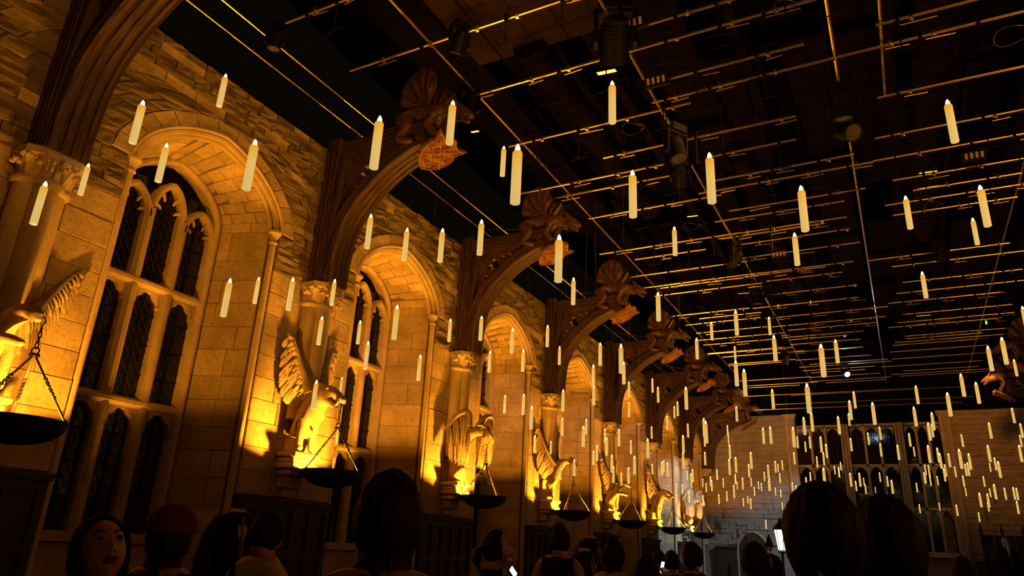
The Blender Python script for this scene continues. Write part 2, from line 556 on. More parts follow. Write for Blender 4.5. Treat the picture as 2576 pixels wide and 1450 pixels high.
def sweep_bar(mb, path, wn, x0, x1, c):
    """bar of width wn following a (y, z) path, from x0 to x1, chamfered at the front (x1)"""
    rings = []
    n = len(path)
    for i in range(n):
        p = Vector(path[i]); t = (Vector(path[min(i+1, n-1)])-Vector(path[max(i-1, 0)])).normalized()
        q = Vector((-t.y, t.x))
        r = []
        for s, x in ((-1, x0), (-1, x1-0.05), (-0.35, x1), (0.35, x1), (1, x1-0.05), (1, x0)):
            e = p+q*(wn/2*s)
            r.append((x, c+e.x, e.y))
        rings.append(r)
    mb.loft(rings)

def head_plate(mb, yc, w, zt, h, x0, x1, foil=0.17):
    """spandrel stone above a light, from its cusped head up to the transom at zt"""
    inn = [(yc+y, zt-h+z) for y, z in cusped(w, h*0.93, 18, foil)]
    n = len(inn); out = [(yc-w+2*w*i/(n-1), zt+0.02) for i in range(n)]
    for x in (x1,):
        vs = [(x, p[0], p[1]) for p in inn]+[(x, p[0], p[1]) for p in out]
        mb.add(vs, [(i, i+1, n+i+1, n+i) for i in range(n-1)])
    vs = [(x0, p[0], p[1]) for p in inn]+[(x1, p[0], p[1]) for p in inn]
    mb.add(vs, [(i, n+i, n+i+1, i+1) for i in range(n-1)])

LW, MW = 0.40, 0.165                              # light width, mullion width
LC = [-(LW+MW), 0.0, LW+MW]
Z_SILL, Z_T1, Z_T2 = 1.55, 3.23, 4.90
PANE = MB().box((-0.004, -0.5, -0.5), (0.004, 0.5, 0.5)).mesh('glass_pane')
LATT = {}

def lattice(w, h, n, nz):
    mb = MB(); r = 0.005
    dy = w/n; dz = h/nz
    for i in range(-nz, n+1):
        for sgn in (1, -1):
            # clip the diagonal to the rectangle
            y0 = i*dy if sgn > 0 else w-i*dy
            pts = []
            for t in (0.0, 1.0):
                pts.append((y0+sgn*t*nz*dy, t*h))
            (ya, za), (yb, zb) = pts
            def cl(ya, za, yb, zb):
                for lim in (0, w):
                    if (ya-lim)*(yb-lim) < 0:
                        t = (lim-ya)/(yb-ya); zz = za+(zb-za)*t
                        if lim == 0:
                            if ya < 0: ya, za = 0, zz
                            else: yb, zb = 0, zz
                        else:
                            if ya > w: ya, za = w, zz
                            else: yb, zb = w, zz
                return ya, za, yb, zb
            ya, za, yb, zb = cl(ya, za, yb, zb)
            if min(ya, yb) < -1e-4 or max(ya, yb) > w+1e-4 or abs(zb-za) < 0.02: continue
            mb.tube([(0, ya-w/2, za), (0, yb-w/2, zb)], r, 3, cap=False)
    return mb

ORD = ['nearest', 'second', 'third', 'fourth', 'fifth', 'sixth', 'farthest']
for wi, c in enumerate(WIN):
    near = wi < 2
    win = empty('window_%d' % (wi+1), (0, 0, 0)); tag(win, kind='structure')
    # reveal blocks of the far jamb and of the soffit
    def RP(u, z): return Vector((-0.12-0.88*u, c+1.20-(1.20-HG)*u, z))
    nrm = Vector((1.20-HG, -0.88, 0)); nrm.normalize(); nrm = Vector((nrm.x, nrm.y, 0))
    z = 0.9; k = 0
    mrest = MB()
    while z < ZS-0.05:
        h = RND.uniform(0.32, 0.44)
        if ZS-(z+h) < 0.2: h = ZS-z
        cuts = [0, RND.uniform(0.25, 0.75), 1] if RND.random() < 0.72 else [0, 1]
        for u, v in zip(cuts[:-1], cuts[1:]):
            s_ = stone([RP(u, z), RP(v, z), RP(v, z+h), RP(u, z+h)], nrm, RND.uniform(0.0, 0.008), 0.006, 0.0035)
            s_.build('reveal_stone', ASHLAR, win)
        z += h
    na = 15
    for i in range(na):
        a0, a1 = -1+2*i/na, -1+2*(i+1)/na
        cuts = [0, RND.uniform(0.22, 0.45), RND.uniform(0.55, 0.8), 1] if RND.random() < 0.6 else [0, RND.uniform(0.3, 0.7), 1]
        for u, v in zip(cuts[:-1], cuts[1:]):
            def AP(a, uu):
                y, z_ = arch_pt(1.20-(1.20-HG)*uu, 0.93-(0.93-RG)*uu, a)
                return Vector((-0.12-0.88*uu, c+y, ZS+z_))
            q = [AP(a0, u), AP(a1, u), AP(a1, v), AP(a0, v)]
            nn = (q[1]-q[0]).cross(q[3]-q[0]).normalized()
            if nn.z > 0: nn = -nn
            if i == 0 and nn.y < 0: nn = -nn
            s_ = stone(q, nn, RND.uniform(0.0, 0.008), 0.006, 0.003)
            s_.build('soffit_stone', ASHLAR, win)
    # voussoirs round the arch
    nv = 13
    for i in range(nv):
        a0, a1 = -1+2*i/nv, -1+2*(i+1)/nv
        q = []
        for a, w, r in ((a0, HO+0.015, RO+0.012), (a1, HO+0.015, RO+0.012), (a1, HV, RV), (a0, HV, RV)):
            y, z_ = arch_pt(w, r, a); q.append(Vector((0, c+y, ZS+z_)))
        stone(q, (1, 0, 0), 0.022+RND.uniform(0, 0.006), 0.008, 0.004).build('voussoir', ASHLAR, win)
    # arch mouldings and the colonnettes that carry them
    for (w, r, x, rad) in ((1.255, 0.97, -0.045, 0.052), (1.19, 0.925, -0.115, 0.038), (1.305, 1.012, 0.018, 0.026)):
        m = MB(); m.tube([(x, c+arch_pt(w, r, -1+2*i/28)[0], ZS+arch_pt(w, r, -1+2*i/28)[1]) for i in range(29)], rad, 8)
        m.build('arch_moulding', CARVED, win, smooth=True)
    for s in (-1, 1):
        m = MB(); m.lathe([(0.052, 0.35), (0.052, ZS-0.20)], (-0.05, c+s*1.245, 0), 12); m.build('colonnette', CARVED, win, smooth=True)
        m = MB(); m.lathe([(0.054, -0.21), (0.075, -0.20), (0.075, -0.175), (0.056, -0.17), (0.062, -0.12), (0.088, -0.06), (0.115, -0.035), (0.115, 0.0), (0.10, 0.01)], (-0.05, c+s*1.24, ZS), 10)
        m.build('colonnette_capital', CARVED, win, smooth=True)
        m = MB(); m.lathe([(0.10, 0.0), (0.10, 0.22), (0.075, 0.28), (0.085, 0.32), (0.055, 0.36)], (-0.05, c+s*1.245, 0), 10); m.build('colonnette_base', CARVED, win, smooth=True)
    # stone frame: outer arch, mullions, transoms, cusped heads
    x0, x1 = XG-0.12, XG+0.10
    m = MB(); sweep_bar(m, [(-HG+0.03, Z_SILL)]+[(y*(HG-0.03)/HG, z) for y, z in outline(HG, RG, 0)[1:-1]]+[(HG-0.03, Z_SILL)], 0.11, x0, x1+0.04, c); m.build('frame', CARVED, win, smooth=True)
    for s in (-1, 1):
        m = MB(); y = s*(LW+MW)/2
        sweep_bar(m, [(y, Z_SILL), (y, 6.05)], MW, x0, x1, c); m.build('mullion', CARVED, win, smooth=True)
    for zt in (Z_T1, Z_T2):
        m = MB(); sweep_bar(m, [(-HG, zt), (HG, zt)], 0.13, x0, x1+0.015, c); m.build('transom', CARVED, win, smooth=True)
        for lc in LC:
            m = MB(); head_plate(m, c+lc, LW/2+0.02, zt-0.055, 0.30, x0+0.03, x1-0.06); m.build('cusped_head', CARVED, win)
    for lc, zz, hh in zip(LC, (5.88, 6.02, 5.88), (0.42, 0.50, 0.42)):
        m = MB()
        sweep_bar(m, [(lc+arch_pt(LW/2+MW/2-0.02, hh, -1+2*i/16)[0], zz+arch_pt(LW/2+MW/2-0.02, hh, -1+2*i/16)[1]) for i in range(17)], 0.10, x0, x1, c)
        m.build('light_head', CARVED, win, smooth=True)
        m = MB()
        for s in (-1, 1):
            for (a_, l_) in ((0.80, 0.085), (0.42, 0.075)):
                y, z_ = arch_pt(LW/2, hh-0.04, s*a_)
                m.tube([(x1-0.09, c+lc+y*1.05, zz+z_), (x1-0.09, c+lc+y*0.72, zz+z_*0.80), (x1-0.09, c+lc+y*0.60, zz+z_*0.70-0.02)], [0.03, 0.024, 0.016], 6)
        m.build('cusp', CARVED, win, smooth=True)
    m = MB(); m.cbox((XG+0.02, c, Z_SILL-0.06), (0.30, 2*HG, 0.12)); m.build('window_sill', CARVED, win)
    m = MB(); m.box((XG-0.2, c-HG, 0), (XG+0.0, c+HG, Z_SILL-0.06)); m.build('apron_wall', ASHLAR, win)
    # glazing: panes between the iron bars, with a lead lattice on the nearest windows
    xg = XG-0.06
    for lc in LC:
        for (za, zb, nz) in ((Z_SILL, Z_T1, 4), (Z_T1, Z_T2, 4), (Z_T2, 6.5, 4)):
            for j in range(nz):
                for s in (-0.25, 0.25):
                    if wi > 3 and (s < 0 or j % 2): continue
                    p = link('glass_pane', PANE, GLASS, win, (xg, c+lc+s*LW*1.02, za+(zb-za)*(j+0.5)/nz), (RND.uniform(-.01,.01), RND.uniform(-.03,.03), RND.uniform(-.03,.03)), (1, LW*0.50, (zb-za)/nz*0.99))
                    if wi > 3: p.location.y = c+lc; p.scale = (1, LW, (zb-za)*2/nz); p.location.z = za+(zb-za)*(j+1)/nz
            if wi < 4:
                m = MB(); m.cbox((xg+0.025, c+lc, (za+zb)/2), (0.016, 0.018, zb-za))
                for j in range(1, nz): m.cbox((xg+0.025, c+lc, za+(zb-za)*j/nz), (0.014, LW, 0.016))
                m.build('saddle_bars', BLACK, win)
            if near:
                key = round(zb-za, 3)
                if key not in LATT: LATT[key] = lattice(LW, zb-za, 4, int((zb-za)/0.17)).mesh('lead_lattice', fix=False)
                link('lead_lattice', LATT[key], LEAD, win, (xg+0.012, c+lc, za))
    m = MB(); m.box((xg-0.03, c-HG, Z_SILL), (xg-0.02, c+HG, ZS+RG)); m.build('backing', VOID, win)

# ------------------------------------------------------------------ far end wall with the great window
we = MB()
XW0, XW1 = 4.12, 9.97
we.box((-0.5, YE, 0), (XW0, YE+0.9, 8.0)); we.box((XW1, YE, 0), (XR+0.5, YE+0.9, 7.9)); we.box((XW0, YE+0.15, 0), (XW1, YE+0.9, 2.0))
wall_end = we.build('wall_end', ENDSTONE); tag(wall_end, kind='structure')
for (x0, x1, zt) in ((XW0-0.34, XW0+0.06, 8.0), (XW1-0.06, XW1+0.34, 7.9)):
    m = MB(); m.box((x0, YE-0.10, 0), (x1, YE+0.3, zt-0.22))
    for k, d in enumerate((0.03, 0.06, 0.09)): m.box((x0-d, YE-0.10-d, zt-0.22+0.07*k), (x1+d, YE+0.3, zt-0.15+0.07*k))
    for xx in (x0+0.1, (x0+x1)/2, x1-0.1): m.lathe([(0.05, 0.3), (0.05, zt-0.24)], (xx, YE-0.10, 0), 8)
    o = m.build('end_pilaster', CARVED, wall_end)
# coursed rough stone of the end wall
mra = MB()
for (xa, xb, zt) in ((0.0, XW0-0.36, 7.98), (XW1+0.36, XR, 7.88)):
    z = 2.2
    while z < zt-0.05:
        h = RND.uniform(0.14, 0.26)
        if zt-(z+h) < 0.1: h = zt-z
        x = xa
        while x < xb-0.02:
            L = RND.uniform(0.35, 0.9)
            if xb-(x+L) < 0.2: L = xb-x
            s_ = stone([(x, YE, z), (x+L, YE, z), (x+L, YE, z+h), (x, YE, z+h)], (0, -1, 0), RND.uniform(0.0, 0.05), 0.02, 0.005)
            mra.add(s_.v, s_.f); x += L
        z += h
tag(link('rough_courses', mra.mesh('rough_courses'), ENDSTONE, wall_end), kind='stuff')

w8 = empty('window_8', (0, 0, 0)); tag(w8, kind='structure')
YW = YE+0.35
GRP = [(XW0+0.05, 6.02), (6.40, 8.18), (8.56, XW1-0.05)]
tiers = [(2.25, 3.91), (3.91, 5.69), (5.69, 7.40)]
for xm in (6.21, 8.37):
    m = MB(); m.box((xm-0.13, YW-0.2, 2.1), (xm+0.13, YW+0.1, 7.5))
    for dx in (-0.12, 0.0, 0.12): m.lathe([(0.055, 2.1), (0.055, 7.5)], (xm+dx, YW-0.2, 0), 8)
    m.build('great_mullion', CARVED, w8)
for zt in (3.91, 5.69):
    m = MB(); m.box((XW0, YW-0.12, zt-0.05), (XW1, YW+0.1, zt+0.05)); m.build('transom', CARVED, w8)
m = MB(); m.box((XW0, YW-0.12, 7.40), (XW1, YW+0.1, 7.5)); m.build('window_head', CARVED, w8)
m = MB(); m.box((XW0, YW-0.45, 2.02), (XW1, YW+0.1, 2.22)); m.build('window_sill', CARVED, w8)
for (xa, xb) in GRP:
    n = 3; wl = (xb-xa)/n
    for i in range(1, n):
        m = MB(); m.cbox((xa+wl*i, YW-0.03, (2.2+7.45)/2), (0.10, 0.18, 5.25)); m.build('mullion', CARVED, w8)
    for i in range(n):
        for (za, zb) in tiers:
            link('glass_pane', PANE, GLASS, w8, (xa+wl*(i+0.5), YW+0.04, (za+zb)/2), (RND.uniform(-.03, .03), 0, PI/2+RND.uniform(-.03, .03)), (1, wl, zb-za))
            inn = cusped(wl/2-0.04, 0.36, 14, 0.16); k = len(inn); zt = zb-0.05
            vs = [(xa+wl*(i+0.5)+y, YW-0.06, zt-0.36+z_) for y, z_ in inn]+[(xa+wl*i+wl*j/(k-1), YW-0.06, zt) for j in range(k)]
            vs += [(x_, YW+0.03, z_) for x_, _, z_ in vs[:k]]
            m = MB(); m.add(vs, [(j, j+1, k+j+1, k+j) for j in range(k-1)]+[(j, 2*k+j, 2*k+j+1, j+1) for j in range(k-1)])
            m.build('cusped_head', CARVED, w8)
m = MB(); m.box((XW0, YW+0.3, 2.0), (XW1, YW+0.35, 7.5)); m.build('backing', VOID, w8)
m = MB()
for k in range(56):
    pass
drape = MB().box((-0.5, YE+1.0, 7.0), (XR+0.5, YE+1.1, 12.2)).build('wall_drape', VOID); tag(drape, kind='structure')

# door in the end wall: pointed arch, dark
d1 = empty('door_1', (0, 0, 0)); tag(d1, kind='structure')
dc = 1.95
od = [(-0.62, 0.0)]+[(arch_pt(0.62, 0.72, -1+2*i/12)[0], 2.02+arch_pt(0.62, 0.72, -1+2*i/12)[1]) for i in range(13)]+[(0.62, 0.0)]
m = MB(); n = len(od)
m.add([(dc+p[0], YE-0.062, p[1]) for p in od]+[(dc+p[0], YE+0.02, p[1]) for p in od], [tuple(range(n))]+[(i, (i+1) % n, n+(i+1) % n, n+i) for i in range(n)])
m.build('door_leaf', DARKWOOD, d1)
m = MB(); m.tube([(dc+p[0]*1.06, YE-0.05, p[1]+(0.05 if p[1] > 1 else 0)) for p in od], 0.055, 6); m.build('door_surround', CARVED, d1, smooth=True)
for k in range(-4, 5):
    m = MB(); m.box((dc+k*0.13-0.004, YE-0.072, 0.02), (dc+k*0.13+0.004, YE-0.06, 2.3)); m.build('plank_joint', BLACK, d1)

# right wall: only its far brackets show
wr = MB().box((XR, -6, 0), (XR+0.6, YE, ZTOP))
wall_right = wr.build('wall_right', RUBBLE); tag(wall_right, kind='structure')

# ------------------------------------------------------------------ dark wainscot on each pier
def wainscot(y0, y1, n):
    t = empty('trim_%d' % n, (0, 0, 0)); tag(t, kind='structure')
    m = MB(); m.box((0.0, y0, 0), (0.035, y1, 2.08)); m.build('backboard', DARKWOOD, t)
    m = MB(); m.box((0.0, y0-0.02, 2.05), (0.11, y1+0.02, 2.09)); m.box((0.0, y0-0.03, 2.09), (0.13, y1+0.03, 2.13)); m.build('cornice', DARKWOOD, t)
    k = 5
    for i in range(k+1):
        y = y0+(y1-y0-0.09)*i/k
        MB().box((0.03, y, 0.15), (0.075, y+0.09, 2.06)).build('stile', DARKWOOD, t)
    for z in (0.12, 0.95, 1.30, 1.95):
        MB().box((0.03, y0, z), (0.072, y1, z+0.11)).build('rail', DARKWOOD, t)
for i, y in enumerate(YP[:7]): wainscot(y-0.94, y+0.94, i+1)
t = empty('trim_8'); tag(t, kind='structure')
MB().box((0.35, YE-0.20, 0), (1.25, YE-0.10, 2.05)).build('panel', DARKWOOD, t)
MB().box((0.30, YE-0.24, 2.05), (1.30, YE-0.08, 2.13)).build('cornice', DARKWOOD, t)
MB().box((10.4, YE-0.20, 0), (13.0, YE-0.10, 1.95)).build('panel', DARKWOOD, t)

# ------------------------------------------------------------------ wall columns with leafy capitals
NTH = ['nearest', 'second', 'third', 'fourth', 'fifth', 'sixth', 'seventh', 'eighth']
CM = {}
def cached(key, fn):
    if key not in CM: CM[key] = fn()
    return CM[key]

def m_shaft(dx, dy, r):
    return MB().lathe([(r, 3.3), (r, 5.14)], (dx, dy, 0), 14).mesh('shaft', True)
def m_neck():
    m = MB()
    for (x, y, r) in ((0.09, -0.15, 0.13), (0.17, 0.0, 0.15), (0.09, 0.15, 0.13)):
        m.lathe([(r, 5.10), (r+0.04, 5.12), (r+0.05, 5.15), (r+0.03, 5.19), (r, 5.20)], (x, y, 0), 14)
    return m.mesh('neck_ring', True)
def m_abacus():
    m = MB()
    def ring(x, y, z): return [(0, -y, z), (x*0.72, -y, z), (x, -y*0.55, z), (x, y*0.55, z), (x*0.72, y, z), (0, y, z)]
    m.loft([ring(0.28, 0.25, 5.18), ring(0.33, 0.28, 5.32), ring(0.40, 0.33, 5.40), ring(0.42, 0.35, 5.42), ring(0.42, 0.35, 5.50)])
    return m.mesh('bell')
def m_leaf(sd):
    rn = random.Random(sd); m = MB()
    # a curled acanthus clump: stalk, then lobes rolling outward
    m.tube([(0, 0, 0), (0.03, 0, 0.08), (0.07, 0, 0.16), (0.12, 0, 0.19), (0.14, 0, 0.16)], [0.02, 0.03, 0.035, 0.03, 0.02], 6)
    for k in range(5):
        m.ball((0.09+rn.uniform(-.02, .05), rn.uniform(-.07, .07), 0.10+rn.uniform(-.05, .09)), (0.035, rn.uniform(.02, .04), rn.uniform(.02, .035)), 6, 5)
    return m.mesh('capital_leaf', True)

for i, y in enumerate(YP[:7]):
    t = empty('wall_column', (0, y, 0))
    tag(t, 'clustered stone column with leafy capital on the %s pier of the left wall' % NTH[i], 'column', 'wall columns')
    for (dx, dy, r) in ((0.09, -0.15, 0.13), (0.17, 0.0, 0.15), (0.09, 0.15, 0.13)):
        link('shaft', cached(('sh', dx, dy), lambda: m_shaft(dx, dy, r)), CARVED, t)
    link('neck_ring', cached('neck', m_neck), CARVED, t)
    cap = link('capital', cached('abacus', m_abacus), CARVED, t)
    for k in range(7):
        a = math.radians(-80+160*k/6)
        link('capital_leaf', cached(('leaf', k % 3), lambda: m_leaf(k % 3)), CARVED, cap, (0.10+0.20*math.cos(a), 0.24*math.sin(a), 5.20), (0, 0, a), (1.1, 1.1, 1.15))
# plain corbel carrying the last bracket in the corner of the end wall
t = empty('wall_corbel', (0, YE-0.35, 0)); tag(t, 'plain stone corbel under the last timber bracket in the far corner', 'corbel')
MB().loft([[(0, -.22, 5.18), (.16, -.2, 5.18), (.16, .2, 5.18), (0, .22, 5.18)], [(0, -.33, 5.38), (.42, -.3, 5.38), (.42, .3, 5.38), (0, .33, 5.38)], [(0, -.33, 5.5), (.42, -.3, 5.5), (.42, .3, 5.5), (0, .33, 5.5)]]).build('corbel_block', CARVED, t)

# ------------------------------------------------------------------ timber roof brackets
def curve_pts(ctrl, n):
    """Catmull-Rom through ctrl"""
    P_ = [Vector(p) for p in ctrl]; out = []
    P_ = [P_[0]*2-P_[1]]+P_+[P_[-1]*2-P_[-2]]
    m = len(P_)-3
    for i in range(m):
        for k in range(n):
            t = k/n; a, b, c, d = P_[i:i+4]
            out.append(0.5*((2*b)+(c-a)*t+(2*a-5*b+4*c-d)*t*t+(3*b-a-3*c+d)*t**3))
    out.append(P_[-2]); return out

def moulded(path, prof, name='brace'):
    """sweep a (n, y) profile along an (x, z) path; UV u runs along the piece, v around it"""
    rings = []; n = len(path); m = len(prof)
    for i, p in enumerate(path):
        t = (path[min(i+1, n-1)]-path[max(i-1, 0)]).normalized(); q = Vector((-t.y, t.x))
        rings.append([(p.x+q.x*a, b, p.y+q.y*a) for a, b in prof])
    me = MB().loft(rings).mesh(name)
    arc = [0.0]
    for i in range(1, n): arc.append(arc[-1]+(path[i]-path[i-1]).length)
    per = [0.0]
    for i in range(1, m): per.append(per[-1]+math.hypot(prof[i][0]-prof[i-1][0], prof[i][1]-prof[i-1][1]))
    uv = me.uv_layers.new(name='UVMap')
    for l in me.loops:
        k = l.vertex_index
        uv.data[l.index].uv = (arc[k//m], per[k % m])
    return me

def ridged(hn, hy, g=0.02):
    """rectangular section with grooves along both side faces and the under face"""
    def side(s):
        k = [(-hn*0.86, hy), (-hn*0.62, hy), (-hn*0.55, hy-g), (-hn*0.40, hy-g), (-hn*0.33, hy), (hn*0.02, hy), (hn*0.10, hy-g*1.4), (hn*0.28, hy-g*1.4), (hn*0.35, hy), (hn*0.70, hy), (hn*0.76, hy-g), (hn, hy-g)]
        return [(a, b*s) for a, b in k]
    under = [(-hn, -hy*0.80), (-hn, -hy*0.62), (-hn+g*1.3, -hy*0.56), (-hn+g*1.3, -hy*0.42), (-hn, -hy*0.36), (-hn, -hy*0.10), (-hn+g*0.9, -hy*0.05),
             (-hn+g*0.9, hy*0.05), (-hn, hy*0.10), (-hn, hy*0.36), (-hn+g*1.3, hy*0.42), (-hn+g*1.3, hy*0.56), (-hn, hy*0.62), (-hn, hy*0.80)]
    return side(1)+list(reversed(side(-1)))+under

BR_IN = [(0.47, 5.50), (0.49, 5.95), (0.56, 6.35), (0.72, 6.70), (1.02, 7.06), (1.42, 7.38), (1.85, 7.60), (2.12, 7.68)]
BR_MID = [Vector(p) for p in [(0.36, 5.50), (0.38, 5.97), (0.45, 6.42), (0.62, 6.80), (0.94, 7.17), (1.35, 7.49), (1.80, 7.71), (2.10, 7.79)]]
HY = 0.23
def m_brace(): return moulded(curve_pts(BR_MID, 4), ridged(0.115, HY), 'curved_brace')
def m_post(): return moulded([Vector((0.14, 5.50)), Vector((0.14, 6.4)), Vector((0.16, 7.4)), Vector((0.17, 8.20))], ridged(0.14, HY+0.02), 'wall_post')
def m_post2(): return moulded(curve_pts([(0.27, 5.50), (0.29, 6.2), (0.36, 7.0), (0.42, 7.88)], 3), ridged(0.06, HY+0.01), 'inner_post')
def m_beam(): return moulded([Vector((0.28, 7.98)), Vector((1.2, 7.99)), Vector((2.08, 8.0))], ridged(0.13, HY), 'hammer_beam')
def trefoil(cx, cz, r, n=8):
    pts = []
    for k in range(3):
        a0 = PI/2+2*PI*k/3
        ox, oz = cx+r*0.62*math.cos(a0), cz+r*0.62*math.sin(a0)
        for j in range(n):
            a = a0-PI*0.62+2*PI*0.62*j/(n-1)
            pts.append((ox+r*0.52*math.cos(a), oz+r*0.52*math.sin(a)))
    return pts
def m_spandrel():
    top = 7.87
    mid = curve_pts(BR_MID, 4)
    low = [(p.x, p.y) for p in mid if 6.55 < p.y < 7.72]
    ol = [(0.40, top)]+[(0.36, 6.6)]+low+[(1.78, top)]
    holes = [trefoil(0.80, 7.50, 0.135), [(1.02+0.035*math.cos(a)-0.02, 7.66+0.05*math.sin(a)) for a in [2*PI*k/8 for k in range(8)]], [(0.60+0.035*math.cos(a), 7.24+0.06*math.sin(a)) for a in [2*PI*k/8 for k in range(8)]], [(1.18+0.06*math.cos(a), 7.70+0.035*math.sin(a)) for a in [2*PI*k/8 for k in range(8)]]]
    return plate(ol, holes, 0.10, lambda u, v, d: (u, d-0.05, v))

# the crouching carved beast on the beam end
def beast(parent, sy=1):
    b = empty('carved_beast', (0, 0, 0), parent=parent)
    ch = [[(1.45, 0.0, 8.20, .15), (1.66, 0.0, 8.36, .20), (1.95, 0.0, 8.40, .19), (2.22, 0.0, 8.36, .16), (2.42, 0.0, 8.30, .12), (2.60, 0.0, 8.26, .115), (2.76, 0.0, 8.17, .075), (2.86, 0.0, 8.10, .05)],
          [(2.60, 0.0, 8.26, .115), (2.72, 0.0, 8.06, .045), (2.80, 0.0, 8.01, .03)],
          [(2.60, 0.0, 8.26, .115), (2.58, -0.11, 8.38, .035), (2.52, -0.15, 8.46, .015)],
          [(2.60, 0.0, 8.26, .115), (2.58, 0.11, 8.38, .035), (2.52, 0.15, 8.46, .015)]]
    for s in (-1, 1):
        ch.append([(1.66, 0.0, 8.36, .20), (1.62, s*0.20, 8.22, .15), (1.78, s*0.28, 8.02, .11), (1.60, s*0.28, 7.82, .075), (1.80, s*0.27, 7.76, .06), (1.90, s*0.26, 7.74, .035)])
        ch.append([(2.22, 0.0, 8.36, .16), (2.20, s*0.20, 8.20, .11), (2.16, s*0.27, 7.98, .075), (2.28, s*0.25, 7.80, .055), (2.38, s*0.22, 7.80, .04)])
    v, e, r = chain(ch)
    return b, v, e, r

def m_wing(s):
    """raised fan-shaped wing with ribs, standing over the beast's back"""
    root = Vector((1.98, s*0.12, 8.40)); tips = []
    for k in range(7):
        a = math.radians(168-22*k)
        L = (0.52, 0.60, 0.66, 0.68, 0.66, 0.60, 0.48)[k]
        tips.append(root+Vector((math.cos(a)*L*0.85, s*(0.10+0.02*k), math.sin(a)*L)))
    m = MB(); n = 9; rows = []
    for k in range(len(tips)):
        for sub in range(3 if k < len(tips)-1 else 1):
            f = sub/3
            t = tips[k].lerp(tips[min(k+1, len(tips)-1)], f)
            bulge = (0.06 if sub else 0.0)
            row = []
            for j in range(n):
                u = j/(n-1)
                p = root.lerp(t, u*(1+(0.035 if sub else 0)))
                row.append(p+Vector((0, s*(bulge*math.sin(u*PI*0.9)), 0)))
            rows.append(row)
    vs = [p for r_ in rows for p in r_]; fs = []
    R_ = len(rows)
    off = len(vs)
    vs2 = [p-Vector((0, s*0.045, 0)) for p in vs]
    for i in range(R_-1):
        for j in range(n-1):
            a = i*n+j
            fs.append((a, a+1, a+n+1, a+n)); fs.append((off+a, off+a+n, off+a+n+1, off+a+1))
    per = [i*n+n-1 for i in range(R_)]
    for i in range(R_-1): fs.append((per[i], per[i+1], off+per[i+1], off+per[i]))
    for j in range(n-1):
        fs.append((j, j+1, off+j+1, off+j)); k2 = (R_-1)*n+j; fs.append((k2, k2+1, off+k2+1, off+k2))
    m.add(vs+vs2, fs)
    for t in tips: m.tube([root+Vector((0, s*0.01, 0)), root.lerp(t, .5)+Vector((0, s*0.015, 0)), t], [0.03, 0.022, 0.014], 5)
    return m.mesh('wing', True)

SH_C = Vector((2.23, 0, 7.60)); SH_V = Vector((0.866, 0, 0.5)); SH_N = Vector((0.5, 0, -0.866))
def sh3(u, v, d): 
    p = SH_C+Vector((0, u, 0))+SH_V*v+SH_N*d
    return (p.x, p.y, p.z)
def m_shield():
    half = [(0.0, -0.40), (0.12, -0.34), (0.25, -0.24), (0.33, -0.08), (0.34, 0.06), (0.29, 0.13), (0.33, 0.22), (0.39, 0.33), (0.30, 0.30), (0.20, 0.27), (0.10, 0.30), (0.05, 0.36), (0.0, 0.33)]
    ol = half+[(-u, v) for u, v in reversed(half[1:-1])]
    return plate(ol, [], 0.05, lambda u, v, d: sh3(u, v, d))
def m_shield_carving():
    """rim, quartering bars, a plain lozenge and scrolls"""
    m = MB()
    half = [(0.0, -0.38), (0.12, -0.32), (0.24, -0.22), (0.31, -0.08), (0.32, 0.06), (0.27, 0.13), (0.31, 0.22), (0.35, 0.29), (0.20, 0.25), (0.10, 0.28), (0.04, 0.33)]
    lp = half+[(-u, v) for u, v in reversed(half[1:])]
    m.tube([sh3(u, v, 0.05) for u, v in lp], 0.020, 6, closed=True)
    for (a, b) in (((-0.27, -0.20), (0.24, 0.22)), ((0.27, -0.20), (-0.24, 0.22))): m.tube([sh3(a[0], a[1], 0.055), sh3(b[0], b[1], 0.055)], 0.018, 6)
    m.tube([sh3(u, v, 0.06) for u, v in ((0, -0.13), (0.12, 0.0), (0, 0.13), (-0.12, 0.0))], 0.02, 6, closed=True)
    for (cu, cv, s) in ((0, -0.25, 1), (0.21, 0.0, -1), (-0.21, 0.0, 1), (0, 0.20, -1), (0.13, -0.2, -1), (-0.13, -0.2, 1), (0.24, 0.17, 1), (-0.24, 0.17, -1)):
        m.tube([sh3(cu+s*(0.012+0.0065*k)*math.cos(k*0.75), cv+(0.012+0.0065*k)*math.sin(k*0.75), 0.05+0.012*math.sin(k*PI/9)) for k in range(10)], [0.016]*6+[0.014, 0.012, 0.01, 0.006], 5)
    return m.mesh('shield_carving', True)

beast_src = {}
def bracket(y, label, right=False):
    t = empty('roof_bracket', (XR if right else 0, y, 0), (0, 0, PI if right else 0))
    tag(t, label, 'roof bracket', 'timber roof brackets')
    link('wall_post', cached('post', m_post), TIMBER, t)
    link('inner_post', cached('post2', m_post2), TIMBER, t)
    link('curved_brace', cached('brace', m_brace), TIMBER, t)
    link('hammer_beam', cached('beam', m_beam), TIMBER_H, t)
    link('spandrel_panel', cached('spandrel', m_spandrel), CARVEWOOD, t)
    b, v, e, r = beast(t)
    if 'o' not in beast_src:
        beast_src['o'] = skin('beast_body', v, e, r, CARVEWOOD, b, root=1)
    else:
        c = beast_src['o'].copy(); COL.objects.link(c); c.parent = b; SKINS.append(c)
    for s in (-1, 1): link('wing', cached(('bw', s), lambda: m_wing(s)), CARVEWOOD, b)
    sh = link('carved_shield', cached('shield', m_shield), SHIELDWOOD, t)
    link('shield_carving', cached('shc', m_shield_carving), SHIELDWOOD, sh)
    return t
for i, y in enumerate(YP[:7]): bracket(y, 'curved oak roof bracket with carved winged beast, %s along the left wall' % NTH[i])
bracket(YE-0.35, 'curved oak roof bracket with carved beast in the far left corner')
bracket(YP[6], 'dark oak roof bracket with carved beast at right edge before the end wall', True)
